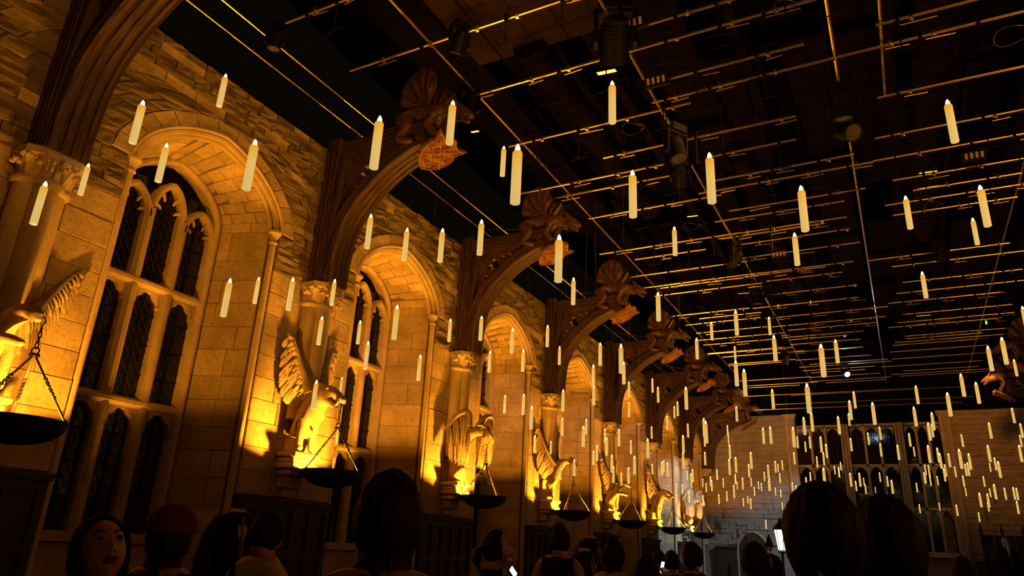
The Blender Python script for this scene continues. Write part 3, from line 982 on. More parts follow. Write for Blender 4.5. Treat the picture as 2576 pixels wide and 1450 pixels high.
bracket(YP[5], 'dark oak roof bracket with beast at right edge, nearer one of the two', True)

# ------------------------------------------------------------------ winged stone beasts on corbels
def feather(base, tip, w, nrm, th=0.02):
    base = Vector(base); tip = Vector(tip); ax = tip-base; nrm = Vector(nrm)
    side = ax.cross(nrm).normalized(); nn = side.cross(ax).normalized()
    if nn.dot(nrm) < 0: nn = -nn
    rings = []
    for u, k in ((0.0, 0.45), (0.25, 0.85), (0.6, 1.0), (0.88, 0.8), (0.985, 0.25)):
        p = base+ax*u+nn*(0.03*math.sin(u*PI))
        rings.append([p-side*w*k/2, p+nn*th*0.9, p+side*w*k/2, p-nn*th*0.4])
    return MB().loft(rings)

def wing(parent, lead, trail, n, w, nrm, rows=1, s=1, arm_r=0.06):
    """lead: points of the leading edge root->tip; trail: where the feather tips end"""
    fy = lambda p: (p[0], p[1]*s, p[2])
    L = curve_pts([fy(p) for p in lead], 6); T = curve_pts([fy(p) for p in trail], 6)
    m = MB(); k = len(L)
    m.tube(L, [arm_r*(1.1-0.55*i/(k-1))*(1.0 if i < k-1 else 0.5) for i in range(k)], 10)
    wo = m.build('wing', STATUEM, parent, smooth=True)
    for i in range(n):
        u = (i+0.3)/n
        b = L[min(int(u*(k-1)), k-1)]; t = T[min(int(u*(len(T)-1)), len(T)-1)]
        feather(b, t, w*(1.0 if i > 2 else 0.9), nrm, 0.016).build('feather', STATUEM, wo, smooth=True)
    for rr in range(1, rows):
        mm = MB()
        for i in range(n+3):
            u = (i+0.5)/(n+3)
            b = L[min(int(u*(k-1)), k-1)]; t = T[min(int(u*(len(T)-1)), len(T)-1)]
            f = feather(b, b.lerp(t, 0.60-0.2*(rr-1)+RND.uniform(-.06, .06))+Vector((0, RND.uniform(-.02, .02), RND.uniform(-.03, .03))), w*0.75, nrm, 0.018)
            mm.add([Vector(q)+Vector(nrm)*0.022*rr for q in f.v], f.f)
        mm.build('covert_feathers', STATUEM, wo, smooth=True)
    return wo

def statue(kind, y, label, cat='statue'):
    t = empty('winged_statue', (0.03, y, 2.80)); tag(t, label, cat, 'winged stone beasts on the piers')
    if kind == 'A':
        ch = [[(.15, -.07, .22, .15), (.17, -.08, .45, .175), (.25, -.06, .68, .19), (.38, -.03, .86, .17), (.52, .01, .92, .165), (.66, .04, .88, .115), (.78, .07, .81, .07), (.85, .09, .785, .055)],
              [(.52, .01, .92, .165), (.66, .02, .74, .06), (.74, .04, .69, .04)],
              [(.52, .01, .92, .165), (.49, -.10, 1.02, .045), (.45, -.13, 1.07, .015)], [(.52, .01, .92, .165), (.49, .12, 1.02, .045), (.45, .15, 1.07, .015)]]
        for s in (-1, 1): ch.append([(.25, -.06, .68, .19), (.31, s*.12-.07, .48, .085), (.29, s*.13-.07, .22, .062), (.30, s*.13-.07, .06, .058), (.36, s*.13-.07, .045, .05)])
        v, e, r = chain(ch); skin('body', v, e, r, STATUEM, t, root=1)
        for s in (-1, 1): wing(t, [(.30, -.14, .90), (.20, -.22, 1.14), (.11, -.34, 1.44), (.06, -.52, 1.80)], [(.10, -.28, .66), (.06, -.46, .76), (.05, -.57, 1.05), (.05, -.60, 1.64)], 13, .13, (1, 0, 0.1), 3, s, .105)
        for s in (-1, 1): MB().ball((.62, .02+s*.13, .97), .024, 8, 6).build('eye', CARVED, t, smooth=True); MB().tube([(.74, .05+s*.05, .72), (.79, .06+s*.075, .77), (.79, .06+s*.085, .84)], [.02, .016, .004], 6).build('tusk', CARVED, t, smooth=True)
        m = MB(); 
        for k in range(9): m.add(*[(lambda f: (f.v, f.f))(feather((.36+.02*(k % 3), -.14+.033*k, .70), (.39, -.16+.036*k, .52-.03*(k % 2)), .05, (1, 0, 0)))][0])
        m.build('mane', STATUEM, t, smooth=True)
    elif kind == 'B':
        ch = [[(.20, -.13, .32, .15), (.22, -.10, .62, .17), (.30, -.05, .88, .17), (.44, .02, 1.06, .15), (.60, .09, 1.10, .145), (.70, .13, 1.02, .085)],
              [(.60, .09, 1.10, .145), (.68, .12, .92, .04)], [(.20, -.13, .32, .15), (.14, -.13, .12, .08)]]
        v, e, r = chain(ch); skin('body', v, e, r, STATUEM, t, root=1)
        MB().ball((.24, -.12, .20), .175, 16, 10).build('globe', STATUEM, t, smooth=True)
        wing(t, [(.40, -.08, 1.12), (.34, -.06, 1.42), (.24, -.34, 1.30), (.16, -.58, .98)], [(.46, -.14, .36), (.42, -.26, .30), (.36, -.38, .30), (.20, -.55, .42)], 11, .085, (1, -.35, 0), 2, 1, .08)
        wing(t, [(.52, .10, 1.10), (.52, .34, 1.36), (.54, .60, 1.42), (.50, .74, 1.20)], [(.56, -.02, .32), (.62, .10, .28), (.68, .24, .28), (.66, .52, .50)], 11, .085, (1, -.35, 0), 2, 1, .075)
        MB().tube([(.66, .11, 1.06), (.75, .15, 1.02), (.82, .18, .93), (.82, .18, .82), (.79, .17, .76)], [.075, .07, .05, .028, .004], 10).build('beak', STATUEM, t, smooth=True)
        for s in (-1, 1): MB().ball((.67, .11+s*.10, 1.10), .022, 8, 6).build('eye', CARVED, t, smooth=True); MB().tube([(.58, .09+s*.12, 1.15), (.68, .12+s*.11, 1.15), (.75, .14+s*.06, 1.10)], [.02, .03, .015], 6).build('brow', STATUEM, t, smooth=True)
    elif kind == 'C':
        ch = [[(.22, -.12, .06, .06), (.20, -.14, .34, .12), (.24, -.12, .58, .17), (.34, -.04, .78, .17), (.46, .06, .98, .13), (.60, .13, 1.07, .135), (.68, .15, 1.00, .085)],
              [(.60, .13, 1.07, .135), (.68, .14, .90, .04)], [(.24, -.12, .58, .17), (.30, -.14, .26, .06), (.31, -.15, .06, .045), (.37, -.15, .045, .035)]]
        v, e, r = chain(ch); skin('body', v, e, r, STATUEM, t, root=2)
        MB().tube([(.64, .14, 1.05), (.74, .155, .98), (.81, .155, .86), (.83, .15, .74)], [.07, .06, .038, .006], 10).build('beak', STATUEM, t, smooth=True)
        for s in (-1, 1): MB().ball((.65, .14+s*.10, 1.08), .02, 8, 6).build('eye', CARVED, t, smooth=True)
        for s in (-1, 1): wing(t, [(.34, -.10, .84), (.20, -.28, 1.12), (.10, -.48, 1.46), (.06, -.72, 1.84)], [(.12, -.34, .48), (.08, -.56, .64), (.06, -.68, .98), (.06, -.76, 1.70)], 14, .12, (1, 0, 0.1), 2, s, .07)
    else:
        ch = [[(.14, -.13, .20, .14), (.18, -.12, .46, .165), (.27, -.10, .66, .155), (.44, -.07, .78, .12), (.62, -.04, .84, .095), (.74, -.01, .83, .09), (.84, .0, .78, .05)],
              [(.74, -.01, .83, .09), (.80, -.01, .70, .035)], [(.14, -.13, .20, .14), (.25, -.15, .12, .08), (.34, -.15, .05, .05)],
              [(.27, -.10, .66, .155), (.42, -.18, .54, .07), (.60, -.10, .52, .05), (.72, -.03, .47, .04)], [(.27, -.10, .66, .155), (.34, .04, .48, .07), (.32, .04, .22, .055), (.34, .04, .05, .045)]]
        v, e, r = chain(ch); skin('body', v, e, r, STATUEM, t, root=1)
        for s in (-1, 1): wing(t, [(.32, -.12, .82), (.20, -.28, 1.06), (.10, -.46, 1.32), (.06, -.68, 1.62)], [(.12, -.30, .56), (.08, -.48, .80), (.06, -.64, 1.12), (.06, -.72, 1.50)], 15, .085, (1, 0, 0.1), 2, s, .06)
    return t

ANIMAL = {'A': 'snouted', 'B': 'hunched drooping-winged eagle', 'C': 'spread-winged bird', 'D': 'lean long-necked'}
SEQ = 'DABCDAB'
SLAB = ['stone winged beast half hidden at the left edge, on the nearest pier',
        'stone winged snouted beast with raised feathered wings on the second pier',
        'hunched stone eagle with drooping long feathers on the third pier',
        'stone bird with tall spread wings on the fourth pier',
        'lean stone winged beast with fanned feathers on the fifth pier',
        'smaller-looking stone winged snouted beast on the sixth pier',
        'farthest hunched stone eagle by the blue-lit corner on the seventh pier']
def m_corb(z0, z1, x, y): return MB().box((0, -y, z0), (x, y, z1)).mesh('corbel')
for i, y in enumerate(YP[:7]):
    statue(SEQ[i], y, SLAB[i])
    c = empty('stone_corbel', (0.02, y-0.08, 0)); tag(c, 'moulded stone corbel bracket under the winged beast on the %s pier' % NTH[i], 'corbel', 'statue corbels')
    for nm, z0, z1, x, yy in (('ledge', 2.72, 2.80, .40, .26), ('cavetto', 2.64, 2.72, .35, .23), ('roll', 2.55, 2.64, .38, .25), ('block', 2.46, 2.55, .30, .21), ('pendant', 2.28, 2.46, .19, .16), ('drop', 2.16, 2.28, .10, .10)):
        def mk(z0=z0, z1=z1, x=x, yy=yy):
            b = 0.02
            return MB().loft([[(0, -yy+b, z0), (x-b, -yy+b, z0), (x-b, yy-b, z0), (0, yy-b, z0)], [(0, -yy, z0+b), (x, -yy, z0+b), (x, yy, z0+b), (0, yy, z0+b)], [(0, -yy, z1-b), (x, -yy, z1-b), (x, yy, z1-b), (0, yy, z1-b)], [(0, -yy+b, z1), (x-b, -yy+b, z1), (x-b, yy-b, z1), (0, yy-b, z1)]]).mesh(nm)
        link(nm, cached(('corb', nm), mk), CARVED, c)

# ------------------------------------------------------------------ hanging fire bowls
RIM_Z, RIM_R = 2.53, 0.44
def m_bowl():
    prof = []
    for k in range(10): a = PI/2*k/9; prof.append((RIM_R*math.sin(a)+1e-4*(k == 0), -0.225*math.cos(a)))
    inner = [(r*0.96+1e-4, z*0.95) for r, z in reversed(prof)]
    return MB().lathe(prof+[(RIM_R+0.012, 0.0), (RIM_R+0.012, 0.018), (RIM_R-0.02, 0.018)]+inner, (0, 0, 0), 36, cap=False).mesh('bowl', True)
def m_chain(a):
    """hanging bar: plain ends and a twisted middle"""
    p0 = Vector((0, 0, 0.66)); p1 = Vector((RIM_R*0.97*math.cos(a), RIM_R*0.97*math.sin(a), 0.02))
    m = MB(); n = 40
    d = (p1-p0).normalized(); u = d.cross(Vector((0, 0, 1))).normalized(); w = d.cross(u)
    for ph in (0, PI):
        pts = []
        for k in range(n+1):
            t = k/n; tw = 1.0 if 0.36 < t < 0.70 else 0.0
            ang = ph+(t-0.36)*60*tw
            pts.append(p0.lerp(p1, t)+(u*math.cos(ang)+w*math.sin(ang))*(0.013 if tw else 0.006))
        m.tube(pts, 0.009, 6)
    m.ball(p1, 0.022, 8, 6)
    return m.mesh('chain', True)
def m_links():
    m = MB()
    m.tube([(0.035*math.cos(2*PI*k/12), 0, 0.69+0.035*math.sin(2*PI*k/12)) for k in range(12)], 0.008, 5, closed=True)
    m.lathe([(0.05, 0.63), (0.055, 0.645), (0.05, 0.66)], (0, 0, 0), 10)
    for j in range(4):
        z = 0.745+0.055*j
        ax = (1, 0) if j % 2 == 0 else (0, 1)
        m.tube([(0.016*math.cos(2*PI*k/10)*ax[0], 0.016*math.cos(2*PI*k/10)*ax[1], z+0.034*math.sin(2*PI*k/10)) for k in range(10)], 0.006, 5, closed=True)
    m.tube([(0, 0, 0.95), (0.02, 0, 1.0), (0.0, 0, 1.04), (-0.04, 0, 1.03)], 0.008, 5)
    return m.mesh('hook_and_links', True)
ANG = [0.7, 0.2, 1.4, 0.5, 1.1, 0.15, 0.9]
for i, y in enumerate(YP[:7]):
    t = empty('fire_bowl', (0.82, y+0.05, RIM_Z), (0, 0, ANG[i]))
    tag(t, 'black iron fire bowl on twisted bars hanging before the %s pier' % NTH[i], 'fire bowl', 'hanging fire bowls')
    link('bowl', cached('bowl', m_bowl), BOWLIRON, t)
    for k in range(3): link('hanging_bar', cached(('chain', k), lambda: m_chain(2*PI*k/3)), IRON, t)
    link('hook_and_links', cached('links', m_links), IRON, t)
    l = bpy.data.lights.new('fire_glow', 'POINT'); l.energy = (380, 680, 660, 620, 600, 560, 520)[i]; l.color = AMBER; l.shadow_soft_size = 0.05
    o = bpy.data.objects.new('fire_glow', l); COL.objects.link(o); o.parent = t; o.location = Matrix.Rotation(-ANG[i], 3, 'Z') @ Vector((0.10, -0.07, -0.13))
    for q in (-1, 1):
        spot('fire_uplight', (1.16, y+0.05+q*0.10, RIM_Z-0.08), (0.0, y+q*1.30, 6.9), (130, 520, 640, 680, 620, 480, 380)[i], AMBER, 32, 0.8, 0.05)

# uplights for the arch soffits; the unseen fixtures in the window bays are added
for i, c in enumerate(WIN):
    u = empty('added_uplighter', (-0.50, c-0.25, 0.0)); tag(u, 'unseen small black lamp fixture added on the floor of the %s window bay' % NTH[i], 'lamp', 'added window bay uplighters')
    MB().lathe([(0.14, 0.0), (0.14, 0.03), (0.05, 0.05), (0.05, 0.12)], (0, 0, 0), 14).build('base', BLACK, u, smooth=True)
    MB().lathe([(0.02, 0.10), (0.08, 0.13), (0.10, 0.26), (0.092, 0.26), (0.07, 0.15)], (0, 0, 0), 14, cap=False).build('lamp_head', BLACK, u, smooth=True)
    l = spot('uplight', (-0.50, c-0.25, 0.28), (-0.48, c+0.18, 7.0), (560, 1050, 1400, 1500, 1250, 850, 600)[i], (1.0, 0.36, 0.016), 24, 0.6, 0.05)

# unseen fire bowls added along the right wall to light crowd and pipes
for i, y in enumerate([YP[0]-BAY]+YP[:3]):
    t = empty('fire_bowl', (XR-0.82, y+0.05, RIM_Z), (0, 0, ANG[i]))
    tag(t, 'unseen black iron fire bowl added for light along the right wall, %s from the camera end' % NTH[i], 'fire bowl', 'unseen added fire bowls of the right wall')
    link('bowl', CM['bowl'], BOWLIRON, t)
    for k in range(3): link('hanging_bar', CM[('chain', k)], IRON, t)
    link('hook_and_links', CM['links'], IRON, t)
    MB().tube([(0, 0, 1.0), (0, 0, 1.25), (math.cos(-ANG[i])*0.4, math.sin(-ANG[i])*0.4, 1.4), (math.cos(-ANG[i])*0.84, math.sin(-ANG[i])*0.84, 1.4)], 0.02, 6).build('wall_arm', IRON, t, smooth=True)
    l = bpy.data.lights.new('fire_glow', 'POINT'); l.energy = (650, 650, 220, 200)[i]; l.color = AMBER; l.shadow_soft_size = 0.05
    o = bpy.data.objects.new('fire_glow', l); COL.objects.link(o); o.parent = t; o.location = (0, 0, -0.05)

# ------------------------------------------------------------------ pipe grid under the roof
rig = empty('pipe_grid', (0, 0, ZG))
tag(rig, 'grid of golden metal pipes hung under the black roof with hangers and clamps', 'pipe grid')
KG = (ZG-1.6)/8.0
def gx(x): return CAM_LOC.x+(x-CAM_LOC.x)*KG
def gy(y): return y*KG
def pipe_x(x0, x1, y, r=0.026, dz=0.0, name='cross_pipe'):
    m = MB(); m.lathe([(r, x0), (r, x1)], (0, y, dz), 8, axis='X'); return m.build(name, PIPE, rig, smooth=True)
def pipe_y(y0, y1, x, r=0.026, dz=0.06, name='long_pipe'):
    m = MB(); m.lathe([(r, y0), (r, y1)], (x, 0, dz), 8, axis='Y'); return m.build(name, PIPE, rig, smooth=True)
ROWS = [(6.53, .18, 1.6), (8.0, .3, 4.9), (9.06, 5.4, 9.0), (9.57, 1.75, 8.6), (10.6, 5.3, 7.7), (10.6, 8.76, 11.4), (11.13, 4.96, 11.6), (11.46, 1.73, 5.6),
        (12.66, 3.4, 4.9), (12.66, 5.1, 7.3), (12.66, 8.7, 11.6), (13.5, 5.53, 7.2), (13.45, 0.7, 4.5), (14.0, 1.5, 4.9), (14.12, 8.6, 11.8), (14.6, 5.2, 8.2)]
rr = random.Random(5)
y = 15.2
while y < 36.6:
    for (a, b) in ((1.7, 4.8), (4.9, 8.0), (8.5, 12.0)):
        if rr.random() < 0.12: continue
        ROWS.append((y+rr.uniform(-.18, .18), a+rr.uniform(-.5, .5), b+rr.uniform(-.6, .6)))
        if rr.random() < 0.42: ROWS.append((y+rr.uniform(.25, .45), a+rr.uniform(-.2, .9), b+rr.uniform(-1.2, .5)))
    y += rr.uniform(0.85, 1.25)
hb = [0]
clampm = MB(); clampm.cbox((0, 0, 0), (0.05, 0.07, 0.075), 0.01); clampm.tube([(0, -0.03, 0.03), (0.0, -0.06, -0.04), (0.03, -0.04, -0.08)], 0.006, 5); CLAMP = clampm.mesh('clamp')
hm = MB(); hm.cbox((0, 0, 0.02), (0.05, 0.05, 0.16)); hm.lathe([(0.010, -0.52), (0.010, 0.0)], (0, 0, 0), 6); hm.lathe([(0.009, -0.16), (0.009, 0.16)], (0, 0, -0.52), 6, axis='X'); HANG = hm.mesh('hanger')
barm = MB(); barm.lathe([(0.009, -0.2), (0.009, 0.2)], (0, 0, -0.09), 6, axis='X'); barm.tube([(-0.05, 0, 0), (-0.06, 0, -0.05), (-0.03, 0, -0.09)], 0.006, 5); SIDEBAR = barm.mesh('side_arm')
nh = nc = ns = 0
for (y, x0, x1) in ROWS:
    X0, X1, Y = gx(x0), gx(x1), gy(y)
    if Y > 34.6: continue
    pipe_x(X0, X1, Y, 0.025 if y < 16 else 0.024, rr.uniform(-.02, .02))
    L = X1-X0; k = max(2, int(L/0.75))
    for j in range(k):
        x = X0+L*(j+0.5+rr.uniform(-.25, .25))/k
        if rr.random() < 0.62 and nh < 130: link('hanger', HANG, BLACK, rig, (x, Y, 0.0), (0, 0, rr.uniform(-.15, .15)), (1, 1, rr.uniform(.7, 1.2))); nh += 1
        if rr.random() < 0.85 and nc < 180: link('clamp', CLAMP, PIPE, rig, (x+0.17, Y, 0.0), (0, 0, rr.uniform(-.3, .3))); nc += 1
        if rr.random() < 0.5 and ns < 110: link('side_arm', SIDEBAR, PIPE, rig, (x+0.25, Y, 0.0), (0, 0, rr.uniform(-.1, .1)), (rr.uniform(.6, 1.2), 1, 1)); ns += 1
for x in (-0.12, 0.36): pipe_y(4.2, 34, x, 0.017, 0.0)
pipe_y(5.0, 34, 2.56, 0.024); pipe_y(4.5, 11.0, 5.30, 0.028); pipe_y(12.5, 34, 5.30, 0.024); pipe_y(6.0, 11.4, 8.13, 0.028); pipe_y(12.6, 34, 8.16, 0.024)
pipe_y(6.0, 11.6, 8.78, 0.024); pipe_y(13.0, 34, 11.05, 0.022)
# thin stay rods from the brackets to the wall top
for i, y in enumerate(YP[1:6]):
    m = MB(); a = Vector((1.55, y-0.1, 8.22-ZG)); b = Vector((-0.1, y+0.5, 8.75-ZG))
    m.tube([a, b], 0.010, 5); m.build('stay_rod', PIPE, rig)
# last pipes in front of the end wall
for (px0, py0, px1, py1) in ((1870, 998, 2300, 977), (1950, 1018, 2450, 998), (1990, 995, 2440, 972), (1900, 1032, 2420, 1012)):
    a = at(px0, py0, 'Y', 34.3); b = at(px1, py1, 'Y', 34.3)
    m = MB(); m.tube([a-Vector((0, 0, ZG)), b-Vector((0, 0, ZG))], 0.022, 6); m.build('cross_pipe', PIPE, rig)

# roof deck above the grid: panels, ribs, a woven grille and ducts
rdk = empty('roof_deck', (0, 0, 0)); tag(rdk, 'dark brown roof deck of panels and ribs above the pipe grid', 'roof deck')
for iy in range(13):
    for ix in range(5):
        if rr.random() < 0.30: continue
        x0 = 1.2+ix*2.3; y0 = 5.0+iy*2.4; dz = rr.uniform(0, 0.5)
        MB().box((x0, y0, 10.7+dz), (x0+2.2, y0+2.25, 10.78+dz)).build('deck_panel', DECK, rdk)
for x in (2.0, 4.2, 6.6, 9.0, 11.4): MB().box((x-0.09, 3, 10.3), (x+0.09, 34.5, 10.62)).build('roof_rib', DECK, rdk)
for (x, y0, y1) in ((3.4, 9, 16), (6.0, 14, 24), (9.6, 10, 20)):
    MB().lathe([(0.30, y0), (0.30, y1)], (x, 0, 9.9), 14, axis='Y').build('air_duct', DECK, rdk, smooth=True)
# the woven grille near the top of the picture
gr = empty('woven_grille', (0, 0, 0)); tag(gr, 'rusty woven metal grille panels hanging above the pipes near the top', 'grille')
g0 = at(1240, 150, 'Z', 9.9); g1 = at(1560, 60, 'Z', 9.9)
gx0, gx1, gy0, gy1 = g0.x-0.3, g1.x+0.3, g0.y-2.2, g0.y+0.05
npn = 5
for k in range(npn):
    xa = gx0+(gx1-gx0)*k/npn; xb = gx0+(gx1-gx0)*(k+1)/npn-0.03
    m = MB(); nx = 26
    for j in range(nx): m.tube([(xa+(xb-xa)*j/(nx-1), gy0, 9.9), (xa+(xb-xa)*j/(nx-1), gy1, 9.9)], 0.006, 3, cap=False)
    for j in range(60): m.tube([(xa, gy0+(gy1-gy0)*j/59, 9.905), (xb, gy0+(gy1-gy0)*j/59, 9.905)], 0.005, 3, cap=False)
    m.build('mesh_panel', MESHMETAL, gr)
MB().box((gx0-0.05, gy0, 9.94), (gx1+0.05, gy1, 9.98)).build('frame', DECK, gr)

# ------------------------------------------------------------------ stage fixtures hung in the grid
LENS = plain('dull_lens', (0.10, 0.11, 0.13), 0.1, 0.0, 0.8)
PALE = plain('pale_slot', (0.62, 0.52, 0.40), 0.5)
LAMPM = plain('amber_panel', (0.9, 0.6, 0.2), 0.5, 0, 0.5, (1.0, 0.55, 0.10), 2.2)
COOL = plain('blue_white_lens', (0.6, 0.8, 1.0), 0.2, 0, 0.5, (0.16, 0.55, 1.0), 3.5)
def moving_head(px, py, z, tilt, pan, label, lens=LENS, s=1.0):
    p = at(px, py, 'Z', z)
    t = empty('stage_light', p, (0, 0, pan)); t.scale = (s, s, s); tag(t, label, 'stage light', 'black stage lights in the pipe grid')
    m = MB(); m.cbox((0, 0, 0.34), (0.34, 0.26, 0.13), 0.03); m.build('base', BLACK, t)
    m = MB()
    for q in (-1, 1): m.cbox((q*0.19, 0, 0.10), (0.04, 0.13, 0.40), 0.015)
    m.cbox((0, 0, 0.28), (0.42, 0.14, 0.05), 0.01); m.build('yoke', BLACK, t)
    h = empty('head', (0, 0, 0), (tilt, 0, 0), t)
    m = MB(); m.lathe([(0.05, 0.22), (0.12, 0.18), (0.14, 0.05), (0.135, -0.12), (0.15, -0.18), (0.15, -0.24), (0.13, -0.24)], (0, 0, 0), 16, cap=False); m.build('housing', BLACK, h, smooth=True)
    m = MB(); m.lathe([(0.0001, -0.215), (0.13, -0.22)], (0, 0, 0), 16, cap=False); m.build('lens', lens, h)
    m = MB()
    for k in range(4): m.lathe([(0.146, 0.0+0.035*k), (0.150, 0.008+0.035*k), (0.146, 0.016+0.035*k)], (0, 0, 0), 16, cap=False)
    m.build('cooling_fins', BLACK, h)
    m = MB(); m.tube([(0, 0, 0.40), (0.02, 0.0, 0.46), (0, 0, 0.52)], 0.015, 6); m.build('hook', BLACK, t)
    return t
moving_head(1548, 95, 8.75, 0.9, 0.4, 'large black moving stage light beside the second long pipe, top of picture', s=1.5)
moving_head(1700, 375, 8.6, -0.3, 1.0, 'black moving stage light at the break in the second long pipe', s=1.15)
moving_head(1712, 440, 8.6, 0.7, 0.2, 'black stage light with slanted head just below the pipe break')
moving_head(2118, 262, 8.6, 0.2, 0.1, 'black stage light at the end of the third long pipe, upper right', s=1.1)
moving_head(2128, 330, 8.6, -0.9, 0.6, 'black stage light with barn flap under the third long pipe', s=1.1)
moving_head(1850, 650, 8.6, 0.8, 1.3, 'small black stage light mid ceiling over the fifth bracket')
moving_head(1905, 745, 8.6, 0.1, 0.3, 'small black stage light hanging above a dull amber panel')
moving_head(1180, 265, 8.7, 0.2, 0.9, 'black stage light right behind the nearest carved beast', s=0.9)
moving_head(692, 100, 8.75, 0.1, 0.6, 'small square-faced lamp clamped to the thin pipe near the wall top', s=0.7)
moving_head(1155, 105, 8.8, 0.5, 1.1, 'black lamp hung beside the first long pipe near the picture top', s=0.8)
moving_head(2370, 640, 8.6, 0.4, 0.2, 'black stage light among the pipes at right, under two candles', s=0.8)
moving_head(1975, 905, 8.5, 0.5, 0.2, 'small stage light with a faint blue gleam far down the grid', s=0.8)
bl = moving_head(2127, 938, 8.2, -0.95, 0.45, 'glowing blue-white stage light hung before the end window', COOL, 0.75)

gl = bpy.data.lights.new('blue_glow', 'POINT'); gl.energy = 45; gl.color = (0.45, 0.72, 1.0); gl.shadow_soft_size = 0.12
go = bpy.data.objects.new('blue_glow', gl); COL.objects.link(go); go.parent = bl; go.location = (0, -0.3, -0.2)

def slot_box(px, py, label):
    p = at(px, py, 'Z', 8.9); t = empty('distribution_box', p, (0.3, 0, 0)); tag(t, label, 'electrical box', 'slotted boxes on the pipes')
    MB().cbox((0, 0, 0), (0.40, 0.12, 0.17)).build('case', BLACK, t)
    for k in range(4): MB().box((-0.15+0.085*k, -0.064, -0.05), (-0.105+0.085*k, -0.058, 0.06)).build('slot', PALE, t)
slot_box(1652, 205, 'black box with four pale slots at the second long pipe')
slot_box(1592, 62, 'black box with pale slots by the large stage light at top')
slot_box(2450, 393, 'slotted box on a cross pipe near the right edge')
slot_box(1440, 572, 'slotted box on the first long pipe near the second beast')
slot_box(1960, 640, 'slotted box far along the grid beside a candle')

def amber(px, py, w, h, label):
    p = at(px, py, 'Z', 9.2); t = empty('work_light', p, (0.35, 0, 0.1)); tag(t, label, 'lamp', 'small amber panels in the grid')
    MB().cbox((0, 0, 0.03), (w, h, 0.06), 0.01).build('case', BLACK, t)
    MB().cbox((0, 0, -0.004), (w*0.92, h*0.86, 0.008)).build('diffuser', LAMPM, t)
    m = MB(); m.tube([(-w/2, 0, 0.04), (-w/2-0.03, 0, 0.12), (0, 0, 0.2), (w/2+0.03, 0, 0.12), (w/2, 0, 0.04)], 0.008, 5); m.build('bracket', BLACK, t)
amber(1526, 181, 0.34, 0.17, 'bright amber lamp panel above the candle near the top centre')
amber(1742, 544, 0.26, 0.12, 'amber lamp panel under a pipe in mid ceiling')
amber(2335, 433, 0.34, 0.12, 'amber lamp panel among pipes at right of the ceiling')
amber(1871, 738, 0.34, 0.14, 'amber lamp panel above the fifth and sixth brackets')
amber(2323, 794, 0.42, 0.10, 'dull amber lamp panel low at right of the grid')
amber(1195, 331, 0.16, 0.10, 'tiny amber lamp beside the nearest carved beast')

def loop(px, py, z, r, label):
    p = at(px, py, 'Z', z); m = MB()
    m.tube([(r*math.cos(2*PI*k/36), r*0.9*math.sin(2*PI*k/36), 0.03*math.sin(4*PI*k/36)) for k in range(36)], 0.009, 5, closed=True)
    tag(m.build('cable_loop', WIRE, None, p, smooth=True), label, 'cable', 'cable loops in the grid')
loop(1592, 323, 8.8, 0.20, 'round cable loop under the pipes right of the bright candle')
loop(1741, 569, 8.8, 0.20, 'round cable loop in mid ceiling below the amber panel')
loop(2550, 88, 8.8, 0.24, 'round cable loop at the upper right edge')
loop(1975, 15, 8.8, 0.15, 'small cable loop at the top edge right of centre')
loop(2350, 515, 8.8, 0.17, 'flat cable loop among the right-hand pipes')
# wires below the blue lamp; the thickest also stands in for its light beam
for k, (a, b) in enumerate((((2132, 945), (2160, 1125)), ((2118, 1000), (2128, 1190)), ((2160, 1020), (2172, 1160)))):
    m = MB(); m.tube([at(a[0], a[1], 'Y', 33.6), at(b[0], b[1], 'Y', 33.6)], 0.012 if k == 0 else 0.006, 5)
    tag(m.build('hanging_wire', WIRE), ('bright taut wire also standing in for the beam of the blue-white stage light', 'thin wire left of the bright taut wire before the window', 'thin wire right of the bright taut wire before the window')[k], 'wire', 'wires before the great window')

